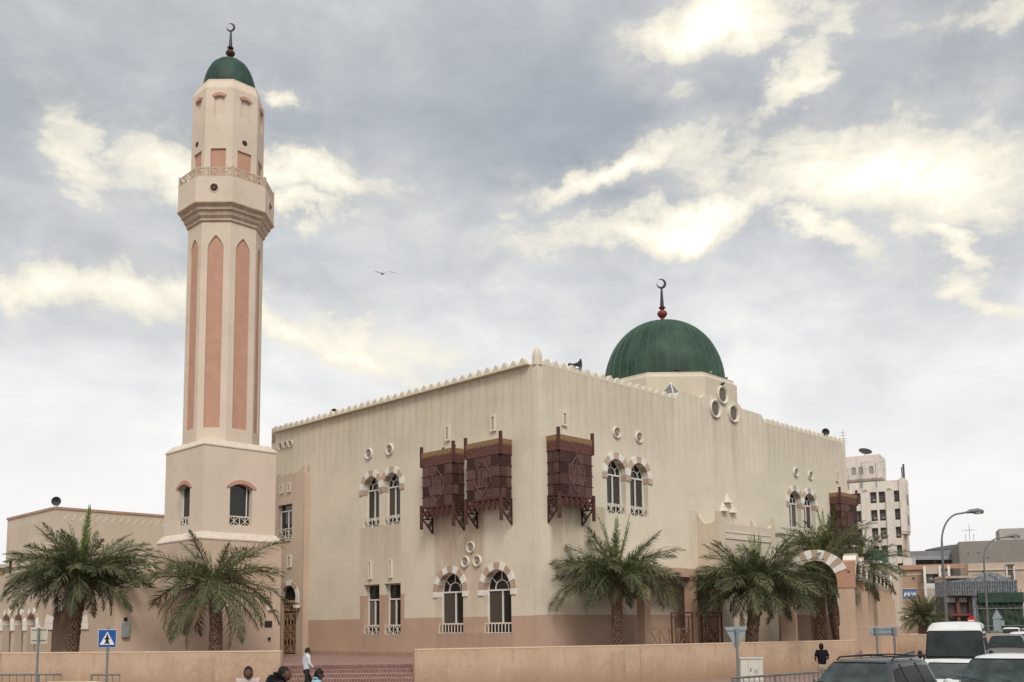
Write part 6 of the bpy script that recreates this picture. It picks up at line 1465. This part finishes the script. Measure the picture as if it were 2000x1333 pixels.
def dish(x, y, z, r_, lab_m, tilt=.2, parent=ap, nm='satellite_dish'):
    q = MB(); q.lathe([(.001, 0), (r_*.5, r_*.06), (r_*.85, r_*.2), (r_, r_*.32)], 20, T=Matrix.Translation((x, y, z+r_*.4)) @ Matrix.Rotation(tilt, 4, 'X') @ Matrix.Rotation(.3, 4, 'Y')); q.tube([(x, y, z-.4), (x, y, z+r_*.4)], .06, 6); q.build(nm, mat('dish_grey', (.13, .13, .13), rough=.7), parent, smooth=True)
dish(2.2, 5.6, 31.4, 1.15, 0); dish(1.5, 13.4, 28.6, 1.5, 0, .9); dish(.6, 12.0, 29.4, 1.3, 0, .8)
b = MB(); b.tube([(1.5, 9.0, 31), (1.5, 9.0, 36.0)], .06, 5)
for i in range(5): b.tube([(1.5, 8.2+.05*i, 33.6+i*.5), (1.5, 9.8-.05*i, 33.75+i*.5)], .03, 4)
b.build('aerial', m_metal, ap)
for (y_, z0, z1) in ((-.5, ZT, 29.4), (-.2, ZT, 28.9)): q = MB(); q.tube([(2.6, y_, z0), (2.6, y_, z1)], .16 if y_ < -.3 else .1, 6); q.build('mast', mat('mast_dark', (.08, .08, .085)), ap)
for (y_, h) in ((8.2, 2.6), (6.2, 2.2), (5.9, 3.4), (3.6, 3.2)): q = MB(); q.tube([(-.2, y_, ZT-1), (-.2, y_, ZT+h)], .06, 4); q.tube([(-.2, y_, ZT+h-.1), (-.2, y_-1.4, ZT+h+.1)], .03, 4); q.build('aerial', m_metal, ap)

SKEW = -21
def alongm(px, D, x0, sk=SKEW):
    t = (px-1000)/1922; return (t*D-x0)/(math.cos(R(sk))-t*math.sin(R(sk)))
def simple(name, px0, px1, ytop, D, dep, lab, m_, skew=SKEW, ytop2=None):
    x0, x1 = bx_(px0, D), bx_(px1, D); z = hz_(ytop, D); z2 = hz_(ytop2, D) if ytop2 else z; o = empty(name, (x0, D, 0), R(skew), lab, 'building')
    W_ = alongm(px1, D, x0, skew); z2 = z; b = MB(); b.prism([(0, 0), (W_, 0), (W_, z2), (0, z)], lambda s, zz, w_: (s, w_, zz), 0, dep); b.build('wall', m_, o); return o, W_, z
# low brown building with balcony
m_lowb = plaster('plaster_lowbrown', (.42, .29, .21), axis='xy', streak=.4); o, W_, z = simple('low_building', 1757, 1850, 1106, 128, 14, 'low tan building with a white-framed balcony and sloping cornice under the apartment block', m_lowb)
fx_ = lambda px: alongm(px, 128, bx_(1757, 128))
b = MB(); b.box(-.1, W_+2, -.3, .05, z-.55, z+.05); b.build('cornice', mat('cornice_pink', (.42, .25, .18), var=.15), o)
b = MB(); b.box(0, W_, -.1, -.0, hz_(1125, 128), hz_(1124, 128)); b.box(0, W_, -.1, 0, hz_(1151, 128), hz_(1150, 128)); b.build('string_course', m_trim, o)
b = MB(); b.box(fx_(1779), fx_(1784.5), -.05, -.0, hz_(1133, 128), hz_(1129, 128)); b.build('window', m_win, o)
b = MB(); b.box(fx_(1802), fx_(1831), -1.2, 0, hz_(1124, 128), hz_(1110, 128)); b.box(fx_(1802), fx_(1831), -1.2, 0, 2, hz_(1151, 128)); b.build('bay_wall', plaster('plaster_bay', (.50, .42, .34), axis='xy'), o)
b = MB(); b.box(fx_(1807), fx_(1829), -.02, -.005, hz_(1151, 128), hz_(1124, 128)); b.build('loggia', mat('loggia_shade', (.2, .17, .14), var=.3), o)
for px in (1801, 1830.5, 1838, 1848): q = MB(); q.box(fx_(px), fx_(px)+.28, -1.4, -.9, 2, hz_(1109, 128)); q.build('pier', m_white, o)
b = MB(); n = 8
for i in range(n): b.lathe([(.12, 0), (.22, .25), (.12, .5), (.2, .8)], 8, T=Matrix.Translation((fx_(1807)+i*.2, -1.1, hz_(1151, 128)-.2)))
b.box(fx_(1806), fx_(1830), -1.3, -.9, hz_(1147.5, 128), hz_(1145.5, 128)); b.build('balcony', m_white, o)
b = MB(); b.lathe([(.25, 0), (.42, .3), (.25, .7), (.55, 1.0)], 10, T=Matrix.Translation((fx_(1815), -.5, hz_(1139, 128))))
b.tube([(fx_(1812), -.4, hz_(1145, 128)), (fx_(1811), -.4, hz_(1130, 128)), (fx_(1816), -.4, hz_(1126, 128))], .25, 8); b.build('arch_column', m_ac, o)
sg_ = empty('shop_sign', (bx_(1760, 118), 118, hz_(1170, 118)), 0, 'blue and white rooftop signboard half hidden behind the roadside palm', 'sign')
b = MB(); b.box(0, bx_(1786, 118)-bx_(1760, 118), 0, .2, 0, 1.05); b.build('board', mat('board_blue', (.08, .13, .25), rough=.5), sg_)
b = MB()
for i in range(9): x = .08+i*.165; b.box(x, x+.10, -.03, -.002, .25+.1*(i % 3), .8-.12*((i+1) % 2))
b.build('lettering', m_sw, sg_)
# grey-roofed hall with window band
gm = mat('grey_cladding', (.235, .235, .24), rough=.7, var=.08, scale=.3); D = 190
o, W_, z = simple('market_hall', 1768, 1880, 1078, D, 20, 'long grey-roofed hall with a dark window band behind the low tan building', gm)
fx2 = lambda px: alongm(px, 190, bx_(1768, 190))
b = MB(); b.prism([(0, hz_(1095, D)), (W_, hz_(1098, D)), (W_, hz_(1091, D)), (0, hz_(1088, D))], lambda s, zz, w_: (s, w_, zz), -1.2, .01); b.build('eaves', mat('eaves_light', (.33, .34, .36), rough=.7), o)
for (a_, c_) in ((1774, 1784), (1788, 1822), (1827, 1848), (1854, 1874)): q = MB(); q.box(fx2(a_), fx2(c_), -.06, -.0, hz_(1105.5, D), hz_(1096.5, D)); q.build('window', m_win, o)
b = MB(); b.box(0, W_, -.12, -.0, hz_(1115, D), hz_(1106, D)); b.build('pink_band', mat('cornice_pink', (.42, .25, .18)), o)
D = 205; cr = empty('curved_roof_hall', (bx_(1808, D), D, 0), R(SKEW), 'distant building with a curved dark roof edge behind the grey hall', 'building')
b = MB(); prf = [(bx_(1806+i*6.6, D)-bx_(1806, D), hz_(1075-8.5*math.sin(PI/2*i/10), D)) for i in range(11)]; b.prism(prf+[(prf[-1][0], hz_(1077, D))], lambda s, zz, w_: (s, w_, zz), 0, 9); b.build('roof', mat('roof_slate', (.13, .14, .15), rough=.6), cr)
b = MB(); b.box(1.5, prf[-1][0], .5, 8, 0, hz_(1077, D)); b.build('wall', gm, cr)
# big plain grey block
m_gb = plaster('plaster_greyblock', (.26, .245, .225), axis='xy', streak=.35); o, W_, z = simple('office_block', 1874, 2030, 1060, 165, 25, 'big plain grey block under the small rooftop hut at the right edge', m_gb)
f3 = lambda px: alongm(px, 165, bx_(1871, 165))
b = MB(); b.box(f3(1953), f3(2030), 1, 7, 13, hz_(1037, 165)); b.build('roof_hut', plaster('plaster_hut', (.42, .40, .38), axis='xy', streak=.6), o)
for px in (1895, 1903, 1887): q = MB(); q.tube([(f3(px), 2, z-1), (f3(px), 2, z+3.0-abs(px-1895)*.2)], .05, 4); q.tube([(f3(px)-.6, 2, z+2), (f3(px)+.6, 2, z+2.1)], .03, 4); q.build('aerial', m_metal, o)
for px, y in ((1887, 1085), (1907, 1084), (1925, 1095)): q = MB(); q.box(f3(px), f3(px)+.25, -.03, 0, hz_(y, 165), hz_(y-2.5, 165)); q.build('vent_hole', m_win, o)
# beige block
m_bb = plaster('plaster_beigeblock', (.52, .42, .34), axis='xy', streak=.4, mott=.2); o, W_, z = simple('beige_building', 1889, 2030, 1103, 135, 14, 'weathered beige building with a slatted stair window behind the blue facade', m_bb)
f4 = lambda px: alongm(px, 135, bx_(1889, 135))
b = MB()
for i in range(4): b.box(f4(1967+i*3), f4(1968.6+i*3), -.1, 0, hz_(1134, 135), hz_(1113, 135))
b.box(f4(1963), f4(1980), -.3, 0, hz_(1109, 135), hz_(1107, 135)); b.build('stair_window', m_win, o)
b = MB(); b.box(f4(1963), f4(1965.5), -.2, 0, 0, hz_(1109, 135)); b.box(f4(1977), f4(1979.5), -.2, 0, 0, hz_(1109, 135)); b.build('pilaster', m_white, o)
b = MB(); b.box(0, W_, -.2, 0, hz_(1117, 135), hz_(1116, 135)); b.build('string_course', m_trim, o)
b = MB(); b.box(f4(1916), f4(1922), -.05, 0, hz_(1121, 135), hz_(1117, 135)); b.build('window', m_win, o)
b = MB(); b.box(f4(1978.), f4(2030), -3, 0, 0, hz_(1165, 135)); b.build('side_shop', plaster('plaster_pinkshop', (.48, .36, .33), axis='xy'), o)
b = MB(); b.box(f4(1995), f4(2030), -3.06, -3, hz_(1205, 135), hz_(1190, 135)); b.build('blue_shop_panel', m_blue, o)
# ornate blue facade, shopfront, scaffold netting
m_orn = bpy.data.materials.new('ornate_blue'); m_orn.use_nodes = True; g = G(m_orn.node_tree); bb = m_orn.node_tree.nodes['Principled BSDF']; tc = g.n('ShaderNodeTexCoord')
g.link(g.ramp(g.noise(tc.outputs['Object'], 2.6, 5, .75), [(.38, (.07, .075, .085)), (.5, (.17, .18, .20)), (.66, (.29, .30, .33))]), bb.inputs['Base Color']); bb.inputs['Roughness'].default_value = .7
D = 118; o = empty('ornate_shop', (bx_(1850, D), D, 0), 0, 'blue-grey ornate shop facade with a crested parapet and dark shopfront', 'building'); f5 = lambda px: bx_(px, D)-bx_(1850, D); Pz = lambda s, zz, w_: (s, w_, zz)
b = MB(); b.prism([(0, hz_(1166, D)), (f5(1979), hz_(1166, D)), (f5(1979), hz_(1136, D)), (f5(1958), hz_(1131, D)), (f5(1945), hz_(1124, D)), (f5(1930), hz_(1121, D)), (f5(1915), hz_(1127, D)), (f5(1908), hz_(1132, D)), (f5(1892), hz_(1132, D)), (0, hz_(1137, D))], Pz, -.5, 4); b.build('parapet', m_orn, o)
b = MB()
rn = random.Random(9)
for i in range(26): x = f5(1852+i*4.9); b.box(x, x+.12, -.62, -.5, hz_(1165, D), hz_(1138, D)+.02)
for zz in (1140, 1148, 1157, 1164): b.box(0, f5(1979), -.60, -.5, hz_(zz, D), hz_(zz-.9, D))
b.build('parapet_ribs', mat('ornate_rib', (.17, .18, .20), var=.3, scale=2), o)
b = MB(); b.box(0, f5(1979), 0, 4, hz_(1132, D), hz_(1131, D)) ; b.box(f5(1850), f5(1979), .8, 4, 0, hz_(1166, D)); b.build('wall', mat('shop_shade', (.09, .07, .065), var=.3), o)
b = MB(); b.box(0, f5(1979), .9, 4, hz_(1137, D), hz_(1126, D)); b.build('upper_wall', mat('upper_tan', (.44, .36, .29), var=.15), o)
for px in (1865, 1889): q = MB(); q.box(f5(px), f5(px)+.35, .3, .8, 0, hz_(1166, D)); q.build('red_column', mat('column_red', (.16, .075, .06), rough=.7), o)
for a_, c_ in ((1850, 1864), (1869, 1887)): q = MB(); q.box(f5(a_), f5(c_), .5, .8, hz_(1178, D), hz_(1168, D)); q.build('fascia_panel', mat('fascia_grey', (.36, .35, .34)), o)
q = MB(); q.box(f5(1852), f5(1898), .1, .5, hz_(1204, D), hz_(1200, D)); q.build('red_awning', mat('awning_red', (.19, .05, .05), rough=.7), o)
q = MB(); q.box(f5(1892), f5(1902), -.3, .8, 0, hz_(1166, D)); q.build('corner_pier', m_orn, o)
D = 104; o = empty('scaffold', (bx_(1903, D), D, 0), 0, 'scaffold wrapped in green debris netting in front of the blue facade', 'scaffold'); f6 = lambda px: bx_(px, D)-bx_(1903, D)
nb = MB(); nx, nz = 40, 16; W_ = f6(1992); zt = hz_(1159, D); vv = []; ff = []
for j in range(nz+1):
    for i in range(nx+1): vv.append((W_*i/nx, .10*math.sin(i*1.3+j*.6)+.08*math.sin(j*2.1+i*.37), zt*j/nz - (.12*abs(math.sin(i*PI/8)) if j == nz else 0)))
for j in range(nz):
    for i in range(nx): ff.append((j*(nx+1)+i, j*(nx+1)+i+1, (j+1)*(nx+1)+i+1, (j+1)*(nx+1)+i))
nb.add(vv, ff); nb.build('netting', mat('debris_net', (.040, .060, .042), rough=.9, var=.35, scale=.8), o, smooth=True)
b = MB(); b.box(0, W_, -.25, -.2, zt-1.1, zt-.05); b.build('netting_band', mat('net_band_green', (.032, .058, .045), rough=.8, var=.3, scale=1.5), o)
for i in range(7): q = MB(); q.tube([(W_*i/6, .3, 0), (W_*i/6, .3, zt+.3)], .06, 5); q.build('standard', m_metal, o)
b = MB()
for z_ in (zt*.35, zt*.68): b.box(0, W_, -.16, -.12, z_, z_+.08)
b.build('ledger', m_metal, o)
D = 150; simple('roof_terrace', 1700, 1760, 1175, D, 10, 'plain wall closing the view behind the arcade end', m_lowb)
# small far signs
s = empty('arrow_sign', (bx_(1939, 88), 88, .1), 0, 'back of a triangular warning sign with plates below, in front of the green netting', 'road sign')
b = MB(); pole(b, 0, 0, 0, 3.3, .05); b.build('pole', m_metal, s); q = MB(); q.prism([(-.48, 2.55), (.48, 2.55), (0, 3.4)], Pp, -.06, -.04); q.build('triangle_plate', m_sbk, s); q = MB(); q.box(-.38, .30, -.06, -.04, 1.5, 2.5); q.build('sign_plate', m_sbk, s); q = MB(); q.box(.32, .62, -.06, -.04, 1.95, 2.4); q.build('side_plate', m_sbk, s)
s = empty('no_entry_sign', (bx_(1889, 82), 82, .1), 0, 'round red no entry sign just above the minibus roof', 'road sign')
b = MB(); pole(b, 0, .06, 0, 2.7, .04); b.build('pole', m_metal, s); mr = mat('sign_red', (.42, .02, .025), rough=.4, var=.05)
q = MB(); q.lathe([(.001, 0), (.36, 0), (.36, .02), (.001, .02)], 24, T=Matrix.Translation((0, 0, 2.4)) @ Matrix.Rotation(PI/2, 4, 'X')); q.build('disc', mr, s); q = MB(); q.box(-.26, .26, -.035, -.021, 2.34, 2.46); q.build('bar', m_sw, s)
# small post lantern by the kiosk
lantern((bx_(1762, 80), 80, 2.6), 0, 'tiny white-capped lantern at the right edge of the gatehouse')
# roof edge of a far building at the left picture border
o = empty('far_building', (bx_(-20, 80), 80, 0), 0, 'sliver of a distant building at the left picture edge behind the palm', 'building')
b = MB(); b.box(0, bx_(12, 80)-bx_(-20, 80), 0, 6, 0, 7.6); b.build('wall', m_lowb, o); b = MB(); b.box(-.3, bx_(14, 80)-bx_(-20, 80), -.3, 6.3, 7.6, 7.9); b.build('roof', m_roof, o)
